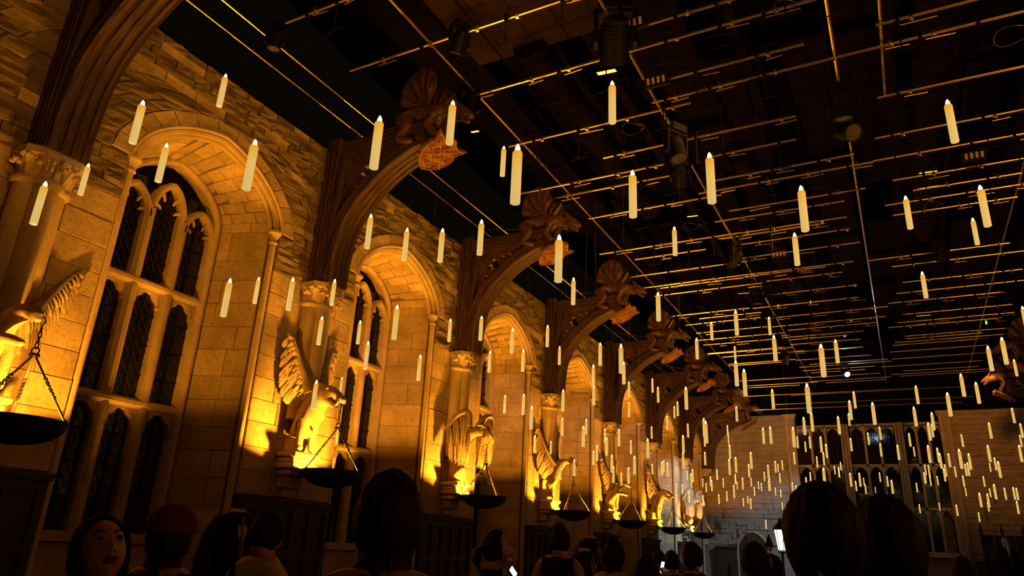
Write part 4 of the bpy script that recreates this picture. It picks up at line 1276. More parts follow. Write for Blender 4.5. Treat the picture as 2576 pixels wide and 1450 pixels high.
# ------------------------------------------------------------------ hanging candles (tip x, tip y, bottom y in the photograph -> depth from apparent length)
CD = """361.5 252 361;569 185.5 268;643.5 350.5 478;421 360 458;224 411 491;116.5 456 565;956.7 290.6 424.5;1140 252 363;1268 367 443;1303 362 513;1540 203 310;1591 428 547;1784 383 511;2014 466 582;1998 585 668;2382 250 358;2277 492 576;2464 465 570;2446 548 616;2319 683 750;934 538 625;1025 573 655;1114 574 660;1212 552 642;1407 590 710;1443 698 767;1696 570 643;1655 735 808;580 700 797;652 697 764;738 698 781;843 702 769;811 796 868;907 806 866;927 858 930;1000 767 855;1058 893 958;797 956 1029;861 949 994;1134 802 860;1212 795 857;1233 883 937;1290 826 889;1317 879 935;1271 994 1040;1318 991 1044;1378 818 873;1408 871 918;1338 1022 1081;1346 1095 1140;1386 1110 1143;1417 980 1035;1415 1051 1097;1475 1054 1093;1468 1072 1125;1445 1156 1197;1411 1178 1208;1494 970 1020;1493 917 972;1510 862 920;1562 865 940;1569 910 967;1582 960 1000;1582 1013 1050;1557 1079 1123;1522 1079 1115;1526 1101 1147;1587 1108 1143;1539 1144 1190;1543 1173 1215;1596 1147 1195;1581 1176 1218;1502 1120 1160;1493 1134 1170;1563 1190 1222;1641 952 988;1655 973 1013;1725 973 1031;1704 1010 1047;1696 1022 1052;1678 1047 1082;1730 1066 1101;1639 1073 1104;1629 1103 1154;1718 1095 1140;1718 1136 1178;1770 1052 1100;1775 1059 1116;1772 1093 1124;1773 1137 1171;1829.5 1070 1096;1832 1095 1119;1835 1119 1155;1834 1155 1196;1850 1150 1190;1852 1022 1061;1888 1137 1180;1883 1168 1202;1665 1162 1194;1669.5 1159 1187;1679 1164 1199;1641 1167 1194;1629.6 1213 1238;1671 1233 1250;1702 1218 1238;1716 1219 1243;1702 1244 1265;1728 1186 1208;1738 1192 1228;1742 1181 1214;1733 1238 1265;1768 1246 1273;1767.6 1205 1226;1776 1216 1239;1787 1199 1224;1790 1208 1236;1803 1181 1208;1819 1204 1227;1808 1244 1269;1828 1237 1262;1849 1193 1219;1854 1213 1232;1845.5 1221 1254;1867.6 1202 1232;1889 1203 1225;1897 1226 1248;1907.6 1212 1232;1914.5 1216 1236;1922 1187.6 1211;1931.5 1169.7 1204;1935 1204 1235;1933 1210 1236;1949.6 1160 1190;1956.5 1168 1188;1967 1158.6 1184;1961 1191 1216;1950 1227.6 1247;1963.5 1232 1252;1967.6 1265.5 1284;1869 1254.5 1275;1881 1249 1268;1888 1254.5 1282;1993 1214 1243;1919 1076 1117;1937 1073 1117;1994 1074 1126;1997 1138 1169;1926 1308 1332;1789 810 856;1850 780 844;1934 797 843;1946 843 909;1752 850 904;1848 871 905;1850 906 972;1871 928 996;1942 979 1029;2064 865 949;2101 854 914;2029 964 1040;2040 1037 1086;2021 1049 1095;2147 985 1028;2136 1007 1057;2134 1040 1072;2194 1012 1069;2303 970 1017;2298 1023 1073;2382 987 1048;2416 940 998;2454 961 1016;2484 870 934;2519 848 917;2550 904 947;2571 770 830;2545 1026 1065;2343 1037 1083;2005 1098 1128;2025 1111 1138;2036 1098 1129;2063.5 1098 1139;2077 1117 1153;2070.6 1138.6 1171;2054 1148.5 1177;2114 1163 1184;2099 1173.5 1194;2109 1176 1202;2037.6 1188 1212;2027 1201 1233;2071 1177 1226;2107.5 1047 1093;2139 1102 1136;2182.6 1088.5 1120;2212 1074 1107;2213.6 1116 1149;2257 1119 1158;2138 1190 1225;2161 1190 1225;2172 1203 1222;2176 1219 1244;2152 1210 1236;2212 1189 1213;2231 1198.6 1225;2242 1207.7 1243;2201.5 1226 1241;2239.5 1252.5 1275;2002 1222 1250;2334 1063 1109;2343 1067 1101;2286 1090 1124;2298 1125 1149;2333.5 1120 1165;2357 1126.5 1164;2363 1140 1180;2385 1141 1176;2376 1169 1200;2373.5 1179.6 1212;2326 1170 1196;2335 1171 1200;2324 1189 1218;2327 1195.5 1216;2339 1199 1223;2357 1198 1221;2401 1174 1201;2304.6 1215 1239;2418 1093 1125;2411.6 1129.5 1180;2436 1141 1182;2427 1167.5 1198;2433 1164 1198;2421.5 1197 1226;2428 1228 1249;2473 1198.6 1225;2484 1120 1163;2487 1063 1104;2501 1151.5 1184;2510 1160.6 1203;2489 1166 1188;2566 1065 1102;2565 1094.6 1125;2563 1119.7 1163;2499.5 1218 1257;2526 1227.6 1258;2548 1225.5 1258;2556 1227.6 1259;2489 1229.7 1252;2483 1242 1277;2463 1240 1277;2484 1263 1288;2461 1289.7 1314;2557 1260.7 1294;2405 1270 1299;2362 1266 1286;2312 1269 1292"""
CL = []
for row in CD.split(';'):
    a = [float(v) for v in row.split()]; CL.append(a)

ZONES = [  # name, x0, y0, x1, y1, phrase
    (0, 0, 480, 620, 'beside the nearest window'), (480, 0, 760, 520, 'high over the nearest window arch'),
    (880, 200, 1330, 460, 'around the second bracket\'s beast'), (1330, 0, 1900, 600, 'against the upper pipe grid'),
    (1900, 0, 2300, 640, 'against the pipes at upper right'), (2300, 0, 2576, 640, 'against the pipes at far upper right'),
    (900, 520, 1240, 700, 'across the second window arch'), (1330, 560, 1720, 830, 'by the third and fourth brackets'),
    (500, 640, 880, 860, 'across the second pier at mid height'), (760, 780, 950, 1000, 'near the snouted stone beast'),
    (950, 740, 1180, 960, 'across the second window reveal'), (1180, 780, 1345, 960, 'across the third window'),
    (1180, 960, 1345, 1120, 'low before the third window'), (1345, 800, 1430, 940, 'by the fourth bracket post'),
    (1345, 960, 1430, 1150, 'beside the fourth pier column'), (1345, 1150, 1455, 1215, 'beside the spread-winged bird'),
    (1430, 850, 1600, 960, 'by the fifth bracket'), (1430, 960, 1530, 1180, 'across the fourth window'),
    (1530, 960, 1610, 1240, 'across the fifth window'), (1610, 940, 1700, 1100, 'by the sixth bracket'),
    (1700, 960, 1760, 1110, 'by the seventh bracket'), (1610, 1100, 1690, 1260, 'low before the sixth pier'),
    (1690, 1080, 1760, 1280, 'low before the seventh pier'), (1740, 760, 1900, 860, 'under the far pipes at mid ceiling'),
    (1740, 860, 1900, 1030, 'under the far pipes beside the brackets'), (1900, 760, 2000, 1040, 'under the far pipes left of the blue lamp'),
    (2000, 840, 2120, 1060, 'above the great window\'s left part'), (2120, 960, 2330, 1060, 'above the great window\'s middle'),
    (2240, 640, 2400, 780, 'lone at the right of the grid'), (2330, 900, 2470, 1050, 'above the great window\'s right part'),
    (2470, 740, 2576, 960, 'by the right-hand roof beasts')]
FARZ = [(1760, 1040, 1870, 1200, 'small far candle before the upper left of the end wall', 'far candles, end wall upper left'),
        (1760, 1200, 1870, 1300, 'tiny far candle before the lower left of the end wall', 'far candles, end wall lower left'),
        (1870, 1040, 1980, 1200, 'small far candle before the end wall beside the window', 'far candles, beside the window'),
        (1870, 1200, 1980, 1340, 'tiny far candle above the pointed door', 'far candles above the pointed door'),
        (1980, 1040, 2130, 1160, 'small far candle before the great window\'s upper left lights', 'far candles, window upper left'),
        (1980, 1160, 2130, 1300, 'tiny far candle before the great window\'s lower left lights', 'far candles, window lower left'),
        (2130, 1040, 2270, 1180, 'small far candle before the great window\'s upper middle lights', 'far candles, window upper middle'),
        (2130, 1180, 2270, 1300, 'tiny far candle before the great window\'s lower middle lights', 'far candles, window lower middle'),
        (2270, 1040, 2380, 1165, 'small far candle before the great window\'s upper right lights', 'far candles, window upper right'),
        (2270, 1165, 2380, 1300, 'tiny far candle before the great window\'s lower right lights', 'far candles, window lower right'),
        (2380, 1000, 2576, 1190, 'small far candle before the upper right of the end wall', 'far candles, end wall upper right'),
        (2380, 1190, 2576, 1330, 'tiny far candle before the lower right of the end wall', 'far candles, end wall lower right')]
ORDN = ['first', 'second', 'third', 'fourth', 'fifth', 'sixth', 'seventh', 'eighth', 'ninth', 'tenth']
LC_ = 0.40
body = MB(); body.lathe([(0.024, 0.0), (0.030, 0.004), (0.030, 0.335), (0.026, 0.343), (0.014, 0.338), (0.0005, 0.336)], (0, 0, 0), 14); BODY = body.mesh('wax_body', True)
fl = MB(); fl.lathe([(0.0003, 0.336), (0.012, 0.342), (0.0165, 0.356), (0.014, 0.374), (0.007, 0.390), (0.0004, 0.400)], (0, 0, 0), 10); FLM = fl.mesh('flame', True)
fl = MB(); fl.lathe([(0.0006, 0.0), (0.0006, 1.0)], (0.02, 0, 0), 4); STR = fl.mesh('hanging_thread')
BODY.materials.append(WAX); FLM.materials.append(FLAME); STR.materials.append(WIRE)
cands = []
for (tx, ty, by) in CL:
    lo, hi = 2.0, 60.0
    for _ in range(40):
        d = (lo+hi)/2; p = at_depth(tx, ty, d); q = proj(p-Vector((0, 0, LC_)))
        if q[1] > by: lo = d
        else: hi = d
    p = at_depth(tx, ty, d); sc = 1.0
    ymax = 33.6
    # keep candles clear of the walls and the end wall: same sight line, nearer and shorter
    f = 1.0
    if p.y > ymax: f = min(f, ymax/p.y)
    xm = 0.75 if p.z < 5 else 0.5
    if p.x < xm: f = min(f, (CAM_LOC.x-xm)/(CAM_LOC.x-p.x))
    if p.x > XR-0.6: f = min(f, (XR-0.6-CAM_LOC.x)/(p.x-CAM_LOC.x))
    zc = ZG-0.12
    if p.z > zc: f = min(f, (zc-1.6)/(p.z-1.6))
    sc = f
    p = at_depth(tx, ty, d*f)
    cands.append((tx, ty, p, sc, by-ty))
by_zone = {}
for i, (tx, ty, p, sc, L) in enumerate(cands):
    z = None
    for k, zz in enumerate(ZONES):
        if zz[0] <= tx < zz[2] and zz[1] <= ty < zz[3]: z = ('n', k); break
    if z is None:
        for k, zz in enumerate(FARZ):
            if zz[0] <= tx < zz[2] and zz[1] <= ty < zz[3]: z = ('f', k); break
    if z is None: z = ('f', min(range(len(FARZ)), key=lambda k: abs((FARZ[k][0]+FARZ[k][2])/2-tx)+abs((FARZ[k][1]+FARZ[k][3])/2-ty)))
    by_zone.setdefault(z, []).append(i)
for z, ids in by_zone.items():
    ids.sort(key=lambda i: cands[i][0])
    for k, i in enumerate(ids):
        tx, ty, p, sc, L = cands[i]
        c = empty('candle', p-Vector((0, 0, LC_*sc))); c.scale = (sc, sc, sc)
        if z[0] == 'n':
            ph = ZONES[z[1]][4]
            if len(ids) == 1: lab = 'lit floating candle %s' % ph
            else: lab = 'floating candle, %s from left of %s %s' % (ORDN[k], ('two', 'three', 'four', 'five', 'six', 'seven', 'eight', 'nine', 'ten')[len(ids)-2], ph)
            tag(c, lab, 'candle', 'floating candles')
        else:
            W_ = ['', 'first', 'second', 'third', 'fourth', 'fifth', 'sixth', 'seventh', 'eighth', 'ninth', 'tenth', 'eleventh', 'twelfth', 'thirteenth', 'fourteenth', 'fifteenth', 'sixteenth', 'seventeenth', 'eighteenth', 'nineteenth', 'twentieth']
            tag(c, '%s, %s counted from the left' % (FARZ[z[1]][4], W_[k+1]), 'candle', FARZ[z[1]][5])
        link('wax_body', BODY, None, c)
        link('flame', FLM, None, c)
        if True:
            s = link('hanging_thread', STR, None, c, (0, 0, 0.33)); s.scale = (1, 1, (ZG-p.z+0.07)/sc)

p = at(2481, 812, 'Z', 8.8)
tag(MB().cbox((0, 0, 0), (0.05, 0.02, 0.11), 0.004).build('indicator_lamp', plain('green_indicator', (0.1, 0.6, 0.05), 0.4, 0, 0.5, (0.25, 1.0, 0.05), 1.5), None, p), 'tiny green indicator lamp among the pipes near the right edge', 'lamp')

# ------------------------------------------------------------------ people and costume figures
SKINM = plain('skin', (0.50, 0.29, 0.19), 0.5, 0, 0.4, None, 0, 0.05, 40)
HAIRM = plain('black_hair', (0.008, 0.006, 0.005), 0.6, 0, 0.25, None, 0, 0.6, 60)
BROWNHAIR = plain('dark_brown_hair', (0.014, 0.008, 0.005), 0.6, 0, 0.25, None, 0, 0.6, 60)
CLOTH_K = plain('black_cloth', (0.010, 0.009, 0.009), 0.9, 0, 0.2, None, 0, 0.3, 50)
CLOTH_W = plain('white_shirt_cloth', (0.62, 0.62, 0.64), 0.85, 0, 0.2, None, 0, 0.3, 40)
CLOTH_R = plain('rust_cloth', (0.12, 0.03, 0.015), 0.85, 0, 0.2, None, 0, 0.3, 40)
CLOTH_C = plain('cream_cloth', (0.55, 0.46, 0.34), 0.85, 0, 0.2, None, 0, 0.3, 40)
CLOTH_B = plain('navy_trousers', (0.014, 0.015, 0.02), 0.9, 0, 0.2)
TIEM = plain('striped_tie', (0.20, 0.12, 0.05), 0.7)
MASKM = plain('pale_blue_mask', (0.55, 0.68, 0.80), 0.8)
LIPM = plain('lips', (0.20, 0.035, 0.03), 0.4)
EYEM = plain('eye', (0.02, 0.012, 0.01), 0.15)
SCLERA = plain('eye_white', (0.55, 0.50, 0.46), 0.3)
SCREEN = plain('lit_phone_screen', (0.7, 0.85, 1.0), 0.3, 0, 0.5, (0.55, 0.78, 1.0), 3.0)
GREYHAIR = plain('silver_hair', (0.55, 0.56, 0.58), 0.6)

def head_mesh(n=28, m=22):
    """a face looking along +x; origin between the ears"""
    vs = []; fs = []
    g = lambda y, z, cy, cz, sy, sz: math.exp(-((y-cy)/sy)**2-((z-cz)/sz)**2)
    for j in range(m+1):
        la = -PI/2+PI*j/m
        for i in range(n):
            lo = 2*PI*i/n
            dx, dy, dz = math.cos(la)*math.cos(lo), math.cos(la)*math.sin(lo), math.sin(la)
            x, y, z = 0.098*dx, 0.076*dy, 0.118*dz
            if z < 0.0:
                t = -z/0.118
                y *= 1-0.34*t*t; x = x*(1-0.10*t)+0.012*t
                if x < 0: x *= 1-0.35*t
            if dx > 0:
                f = dx
                x += f*(0.026*g(y, z, 0, -0.026, 0.013, 0.018)+0.014*g(y, z, 0, -0.004, 0.010, 0.024)
                        - 0.012*(g(y, z, 0.032, 0.012, 0.017, 0.012)+g(y, z, -0.032, 0.012, 0.017, 0.012))
                        + 0.006*(g(y, z, 0.032, 0.036, 0.024, 0.010)+g(y, z, -0.032, 0.036, 0.024, 0.010))
                        + 0.010*g(y, z, 0, -0.060, 0.022, 0.010)-0.004*g(y, z, 0, -0.075, 0.02, 0.006)+0.010*g(y, z, 0, -0.096, 0.022, 0.014)
                        + 0.004*(g(y, z, 0.045, -0.022, 0.02, 0.02)+g(y, z, -0.045, -0.022, 0.02, 0.02)))
            vs.append((x, y, z))
    for j in range(m):
        for i in range(n):
            i2 = (i+1) % n
            fs.append((j*n+i, j*n+i2, (j+1)*n+i2, (j+1)*n+i))
    mb = MB(); mb.add(vs, fs)
    for s in (-1, 1): mb.ball((-0.005, s*0.075, -0.008), (0.022, 0.010, 0.030), 8, 6)    # ears
    return mb.mesh('head', True)
HEADM = head_mesh()

def hair_shell(length=0.0, vol=1.0, part=0.0):
    """cap of hair round the head, open at the face; length > 0 lets it fall behind and beside"""
    mb = MB(); n = 32; m = 14; rows = []
    for j in range(m+1):
        la = PI/2-(PI/2+0.75)*j/m
        row = []
        for i in range(n+1):
            lo = math.radians(62)+(2*PI-math.radians(124))*i/n
            if j < 6: lo = lo+(lo-PI)*(0.52*min(1.0, (6-j)/4))            # closes over the forehead
            w = 1+0.03*math.sin(i*2.3+j)+0.02*math.sin(i*5.1)
            dx, dy, dz = math.cos(la)*math.cos(lo), math.cos(la)*math.sin(lo), math.sin(la)
            row.append((0.112*vol*w*dx-0.008, 0.094*vol*w*dy, 0.134*vol*w*dz+0.004))
        rows.append(row)
    if length:
        last = rows[-1]
        for k in range(1, 7):
            t = k/6
            rows.append([(p[0]*(1+0.12*t)-0.02*t, p[1]*(1+0.30*t), p[2]-length*t+0.01*math.sin(i*1.7)) for i, p in enumerate(last)])
    mb.add([p for r in rows for p in r], [(j*(n+1)+i, j*(n+1)+i+1, (j+1)*(n+1)+i+1, (j+1)*(n+1)+i) for j in range(len(rows)-1) for i in range(n)])
    me = mb.mesh('hair', True, fix=False)
    bm = bmesh.new(); bm.from_mesh(me)
    bmesh.ops.remove_doubles(bm, verts=bm.verts[:], dist=0.004)
    bmesh.ops.recalc_face_normals(bm, faces=bm.faces)
    bmesh.ops.solidify(bm, geom=bm.faces[:], thickness=0.008)
    bmesh.ops.recalc_face_normals(bm, faces=bm.faces)
    bm.to_mesh(me); bm.free()
    me.polygons.foreach_set('use_smooth', [True]*len(me.polygons))
    return me

def fingers(w, d, up, s):
    """five finger chains from the wrist point w, hand direction d, palm normal up"""
    w = Vector(w); d = Vector(d).normalized(); up = Vector(up).normalized(); sd = d.cross(up).normalized()*s
    palm = w+d*0.075
    out = [[(*w, 0.028), (*(w+d*0.04), 0.032), (*palm, 0.030)]]
    for k, L in enumerate((0.062, 0.074, 0.080, 0.072)):
        b = palm+sd*(0.030-0.020*k)+d*0.012
        out.append([(*palm, 0.030), (*b, 0.0105), (*(b+d*L*0.55-up*0.008), 0.0095), (*(b+d*L*0.95-up*0.035), 0.008)])
    t = w+d*0.03+sd*0.03
    out.append([(*(w+d*0.04), 0.032), (*t, 0.014), (*(t+d*0.035+sd*0.022-up*0.01), 0.0115), (*(t+d*0.065+sd*0.022-up*0.02), 0.009)])
    return out

HEADS = []; BARE = {}
def person(px, py, depth, yaw, label, top=CLOTH_K, legs=CLOTH_B, hair=HAIRM, pitch=0.0, hlen=0.0, style='cap', phone=False, sleeves=True, vol=1.0, face=False, roll=0.0, hyaw=0.0, fix_h=None):
    p = at_depth(px, py, depth); H = fix_h or p.z
    s = H/1.725
    t = empty('person', (p.x, p.y, 0), (0, 0, math.radians(yaw))); t.scale = (s, s, s)
    tag(t, label, 'person')
    ch = [[(0, 0, 0.92, .125), (0, 0, 1.08, .112), (0, 0, 1.26, .130), (0, 0, 1.39, .105), (0.0, 0, 1.47, .056), (0.015, 0, 1.54, .052), (0.02, 0, 1.60, .045)]]
    for q in (-1, 1):
        ch.append([(0, 0, 0.92, .125), (0, q*.09, 0.84, .090), (.02, q*.10, .50, .060), (-.01, q*.10, .22, .048), (0, q*.10, .08, .042), (.10, q*.11, .035, .038), (.18, q*.115, .03, .028)])
        if phone and q < 0:
            wr = (.36, -.10, 1.36); el = (.16, -.24, 1.16)
            hd = fingers(wr, (0.25, 0.1, 1), (-1, 0, 0), -1)
        else:
            wr = (.04, q*.27, .88); el = (-.03, q*.25, 1.12)
            hd = fingers(wr, (.08, 0, -1), (0, q, 0), 1)
        ch.append([(0, 0, 1.39, .105), (0, q*.12, 1.395, .075), (0, q*.18, 1.37, .060), (*el, .042), (*wr, .028)])
        ch += hd
    v, e, r = chain(ch)
    b = skin('body', v, e, r, SKINM, t, root=0)
    # head: same mesh object as the body after baking
    HM = Matrix.Translation((0.035, 0, 1.60)) @ Matrix.Rotation(hyaw, 4, 'Z') @ Matrix.Rotation(-pitch, 4, 'Y') @ Matrix.Rotation(roll, 4, 'X')
    HEADS.append((b, HM)); b.data.materials.append(top); b.data.materials.append(legs); BARE[b.name] = not sleeves
    hh = link('hair', cached(('hair', hlen, vol), lambda: hair_shell(hlen, vol)), hair, b)
    hh.matrix_local = HM
    if style == 'bun': o = MB().ball((-0.07, 0, 0.12), (0.055, 0.06, 0.05), 12, 8).build('hair_bun', hair, b, smooth=True); o.matrix_local = HM
    if style == 'ponytail':
        o = MB().tube([(-0.10, 0, 0.02), (-0.15, 0, -0.01), (-0.17, 0, -0.08), (-0.15, 0, -0.16)], [0.022, 0.034, 0.032, 0.008], 8).build('ponytail', hair, b, smooth=True); o.matrix_local = HM
    if style == 'hat':
        o = MB().lathe([(0.106, 0.02), (0.117, 0.035), (0.114, 0.065), (0.099, 0.102), (0.074, 0.132), (0.038, 0.152), (0.0005, 0.158)], (-0.008, 0, 0), 20).build('cap', CLOTH_R, b, smooth=True); o.matrix_local = HM
    if face:
        for q in (-1, 1):
            o = MB().ball((0.086, q*0.033, 0.011), (0.012, 0.016, 0.0085), 10, 8).build('eye', SCLERA, b, smooth=True); o.matrix_local = HM
            o2 = MB().ball((0.0955, q*0.031, 0.0125), (0.004, 0.0075, 0.007), 10, 8).build('iris', EYEM, b, smooth=True); o2.matrix_local = HM
            o = MB().tube([(0.094, q*0.014, 0.036), (0.097, q*0.030, 0.0425), (0.085, q*0.052, 0.036)], [0.003, 0.004, 0.002], 5).build('eyebrow', hair, b); o.matrix_local = HM
            o = MB().tube([(0.097, q*0.016, 0.012), (0.098, q*0.032, 0.021), (0.086, q*0.050, 0.013)], [0.0015, 0.003, 0.0015], 5).build('eyelid', hair, b); o.matrix_local = HM
        m = MB(); m.tube([(0.094, -0.024, -0.061), (0.105, -0.010, -0.0555), (0.107, 0, -0.058), (0.105, 0.010, -0.0555), (0.094, 0.024, -0.061)], [0.002, 0.006, 0.005, 0.006, 0.002], 6)
        m.tube([(0.094, -0.022, -0.063), (0.105, -0.008, -0.069), (0.105, 0.008, -0.069), (0.094, 0.022, -0.063)], [0.002, 0.0075, 0.0075, 0.002], 6)
        o = m.build('lips', LIPM, b, smooth=True); o.matrix_local = HM
        m = MB()
        for q in (-1, 1): m.ball((0.112, q*0.008, -0.040), (0.004, 0.004, 0.003), 6, 5)
        o = m.build('nostrils', EYEM, b, smooth=True); o.matrix_local = HM
    # clothes
    gt = [[(0, 0, 0.86, .145), (0, 0, 1.06, .130), (0, 0, 1.26, .148), (0, 0, 1.38, .118), (0, 0, 1.445, .072)]]
    for q in (-1, 1):
        if phone and q < 0: wr = (.36, -.10, 1.36); el = (.16, -.24, 1.16)
        else: wr = (.04, q*.27, .88); el = (-.03, q*.25, 1.12)
        if sleeves:
            gt.append([(0, 0, 1.38, .118), (0, q*.12, 1.392, .088), (0, q*.19, 1.365, .074), (*el, .058), (*(Vector(el).lerp(Vector(wr), 0.85)), .044)])
        else:
            gt.append([(0, 0, 1.38, .118), (0, q*.105, 1.40, .072)])
    v, e, r = chain(gt); skin('top', v, e, r, top, b, root=0)
    gl = [[(0, 0, 0.94, .140), (0, 0, 0.90, .138)]]
    for q in (-1, 1): gl.append([(0, 0, 0.90, .138), (0, q*.09, 0.82, .104), (.02, q*.10, .50, .078), (0, q*.10, .12, .066)])
    v, e, r = chain(gl); skin('trousers', v, e, r, legs, b, root=0)
    if phone:
        ph = empty('mobile_phone', t.matrix_basis @ Vector((0.405, -0.10, 1.47)), (0, math.radians(-12), math.radians(yaw)))
        tag(ph, 'lit mobile phone held up by ' + label, 'phone')
        MB().cbox((0, 0, 0), (0.009, 0.075, 0.155), 0.002).build('case', BLACK, ph)
        MB().cbox((-0.0055, 0, 0), (0.002, 0.068, 0.145)).build('screen', SCREEN, ph)
    return t, b

person(268, 1300, 2.40, -20, 'woman with long dark hair looking up at lower left', top=CLOTH_K, hlen=0.26, pitch=math.radians(26), face=True, vol=1.02, roll=0.12)
person(432, 1284, 3.3, 110, 'dark-dressed person in a reddish cap, seen from behind at left', top=CLOTH_K, style='hat', hlen=0.1)
t, b = person(672, 1290, 4.4, 85, 'person in a white shirt with a dark shoulder strap before the panelling', top=CLOTH_W, hlen=0.0, pitch=-0.35)
MB().tube([(0.13, -0.16, 1.02), (0.12, -0.02, 1.25), (0.05, 0.10, 1.45), (-0.08, 0.13, 1.40), (-0.16, 0.02, 1.20), (-0.15, -0.14, 1.0)], 0.022, 6).build('shoulder_strap', CLOTH_K, b)
person(985, 1198, 2.15, 118, 'large dark-haired head seen from behind, in front of second window', top=CLOTH_K, hlen=0.16, vol=1.04)
t, b = person(1243, 1337, 5.6, 24, 'woman in profile with ponytail, pale collar and lowered mask', top=CLOTH_K, style='ponytail', pitch=0.12, face=True)
MB().tube([(0.075, 0, 1.425), (0.05, .07, 1.44), (-0.03, .085, 1.465), (-0.08, 0, 1.48), (-0.03, -.085, 1.465), (0.05, -.07, 1.44)], 0.032, 8, closed=True).build('pale_collar', CLOTH_C, b, smooth=True)
o = MB().loft([[(0.062, y, -0.095), (0.105, y*0.8, -0.100), (0.110, y*0.8, -0.080), (0.07, y, -0.07)] for y in (-0.055, -0.03, 0, 0.03, 0.055)]).build('face_mask', MASKM, b, smooth=True)
o.matrix_local = HEADS[-1][1]
p_ = at_depth(1290, 1441, 5.3); ph = empty('mobile_phone', p_, (0.3, 0.9, 0.6)); tag(ph, 'bright phone held low beside the woman in profile', 'phone')
MB().cbox((0, 0, 0), (0.075, 0.155, 0.009), 0.002).build('case', BLACK, ph); MB().cbox((0, 0, 0.0055), (0.068, 0.145, 0.002)).build('screen', SCREEN, ph)
person(1408, 1326, 7.2, 100, 'woman in a sleeveless dark dress with hair in a bun', top=CLOTH_K, legs=CLOTH_K, style='bun', sleeves=False)
person(1540, 1362, 6.2, 80, 'dark-haired person in a white blouse beside the robed figures', top=CLOTH_C, hlen=0.12)
person(1625, 1408, 4.3, 115, 'dark head close to the lower edge below the fifth pier', top=CLOTH_K, hlen=0.1)
person(1657, 1386, 9.0, 120, 'left of two small dark heads before the sixth wainscot panel', top=CLOTH_K)
person(1691, 1388, 8.6, 130, 'right of two small dark heads before the sixth wainscot panel', top=CLOTH_K)
person(1745, 1368, 7.0, 170, 'dark-haired visitor filming under the last fire bowl', top=CLOTH_K, phone=True)
person(1892, 1368, 5.3, 75, 'dark-haired visitor standing before the pointed door', top=CLOTH_R, hlen=0.08, phone=False)
person(2070, 1226, 1.95, 122, 'nearest large dark head, left of the two overlapping at right', top=CLOTH_K, hlen=0.16, vol=1.02)
person(2228, 1262, 2.15, 112, 'large dark head at right overlapping its neighbour', top=CLOTH_K, hair=BROWNHAIR, hlen=0.14, vol=1.04)
person(2420, 1405, 6.5, 100, 'dark visitor low at the right before the great window sill', top=CLOTH_K)

# robed costume figures on low plinths
def robed(px, py, depth, yaw, label, headed=None, ztop=None, neck=1.46):
    p = at_depth(px, py, depth)
    zb = max(0.0, p.z-neck)
    t = empty('costume_figure', (p.x, p.y, 0), (0, 0, math.radians(yaw))); tag(t, label, 'mannequin', 'robed costume figures')
    if zb > 0.03: MB().cbox((0, 0, zb/2), (0.62, 0.62, zb), 0.02).build('plinth', DARKWOOD, t)
    def ring(z, rx, ry, cx=0, k=0.0): return [(cx+rx*math.cos(2*PI*i/20)*(1+k*math.sin(i*3)), ry*math.sin(2*PI*i/20)*(1+k*math.sin(i*3)), zb+z) for i in range(20)]
    MB().loft([ring(0.02, .26, .30, 0, .05), ring(0.5, .22, .27, 0, .05), ring(0.95, .16, .22, 0, .03), ring(1.2, .14, .22, 0, .02), ring(1.34, .12, .215), ring(1.40, .10, .17), ring(1.44, .075, .085)]).build('robe', CLOTH_K, t, smooth=True)
    for q in (-1, 1): MB().tube([(0, q*.17, zb+1.37), (0, q*.25, zb+1.22), (0.02, q*.29, zb+1.0), (0.07, q*.30, zb+0.78)], [.06, .07, .08, .10], 10).build('sleeve', CLOTH_K, t, smooth=True)
    MB().loft([[(r*math.cos(a)*1.0+0.01, r*math.sin(a), zb+z-0.05*max(0, math.cos(a))) for a in [2*PI*i/16 for i in range(16)]] for r, z in ((.092, 1.41), (.080, 1.45), (.066, 1.475), (.058, 1.465))]).build('shirt_collar', CLOTH_C, t, smooth=True)
    MB().loft([[(0.095, -.03, zb+1.40), (0.10, 0, zb+1.36), (0.095, .03, zb+1.40)], [(0.135, -.05, zb+1.28), (0.14, 0, zb+1.25), (0.135, .05, zb+1.28)], [(0.15, -.012, zb+1.12), (0.152, 0, zb+1.10), (0.15, .012, zb+1.12)]], closed=False).build('shirt_front', CLOTH_C, t)
    MB().tube([(0.10, 0, zb+1.405), (0.125, 0, zb+1.34), (0.155, 0, zb+1.15), (0.165, 0, zb+1.02)], [.018, .014, .022, .026], 6).build('tie', TIEM, t, smooth=True)
    if headed:
        HP = Matrix.Translation((0.02, 0, zb+1.60))
        o = link('head', HEADM, PALE, t); o.matrix_local = HP
        if headed == 'hat':
            o = MB().lathe([(0.24, 0.05), (0.235, 0.062), (0.11, 0.075), (0.09, 0.16), (0.055, 0.27), (0.02, 0.36), (0.0005, 0.40)], (0, 0, 0), 20).build('pointed_hat', CLOTH_K, t, smooth=True); o.matrix_local = HP
        else:
            o = link('long_hair', cached(('hair', 0.3, 1.03), lambda: hair_shell(0.3, 1.03)), GREYHAIR, t); o.matrix_local = HP
            o = MB().tube([(0.085, 0, -0.07), (0.10, 0, -0.16), (0.11, 0, -0.28), (0.11, 0, -0.42)], [.05, .055, .045, .01], 8).build('beard', GREYHAIR, t, smooth=True); o.matrix_local = HP
    return t
robed(600, 1284, 7.0, -12, 'headless figure in black robe with white collar, before the second pier panelling')
robed(1487, 1351, 9.4, -15, 'taller of two headless black-robed figures by the fifth pier')
robed(1471, 1383, 8.2, -15, 'shorter headless black-robed figure standing just in front of the taller')
robed(1936, 1387, 21.0, -70, 'black-robed figure in a pointed hat beside the door', 'hat', neck=1.52)
robed(2530, 1372, 22.0, -70, 'silver-haired robed figure at the far right', 'hair', neck=1.52)

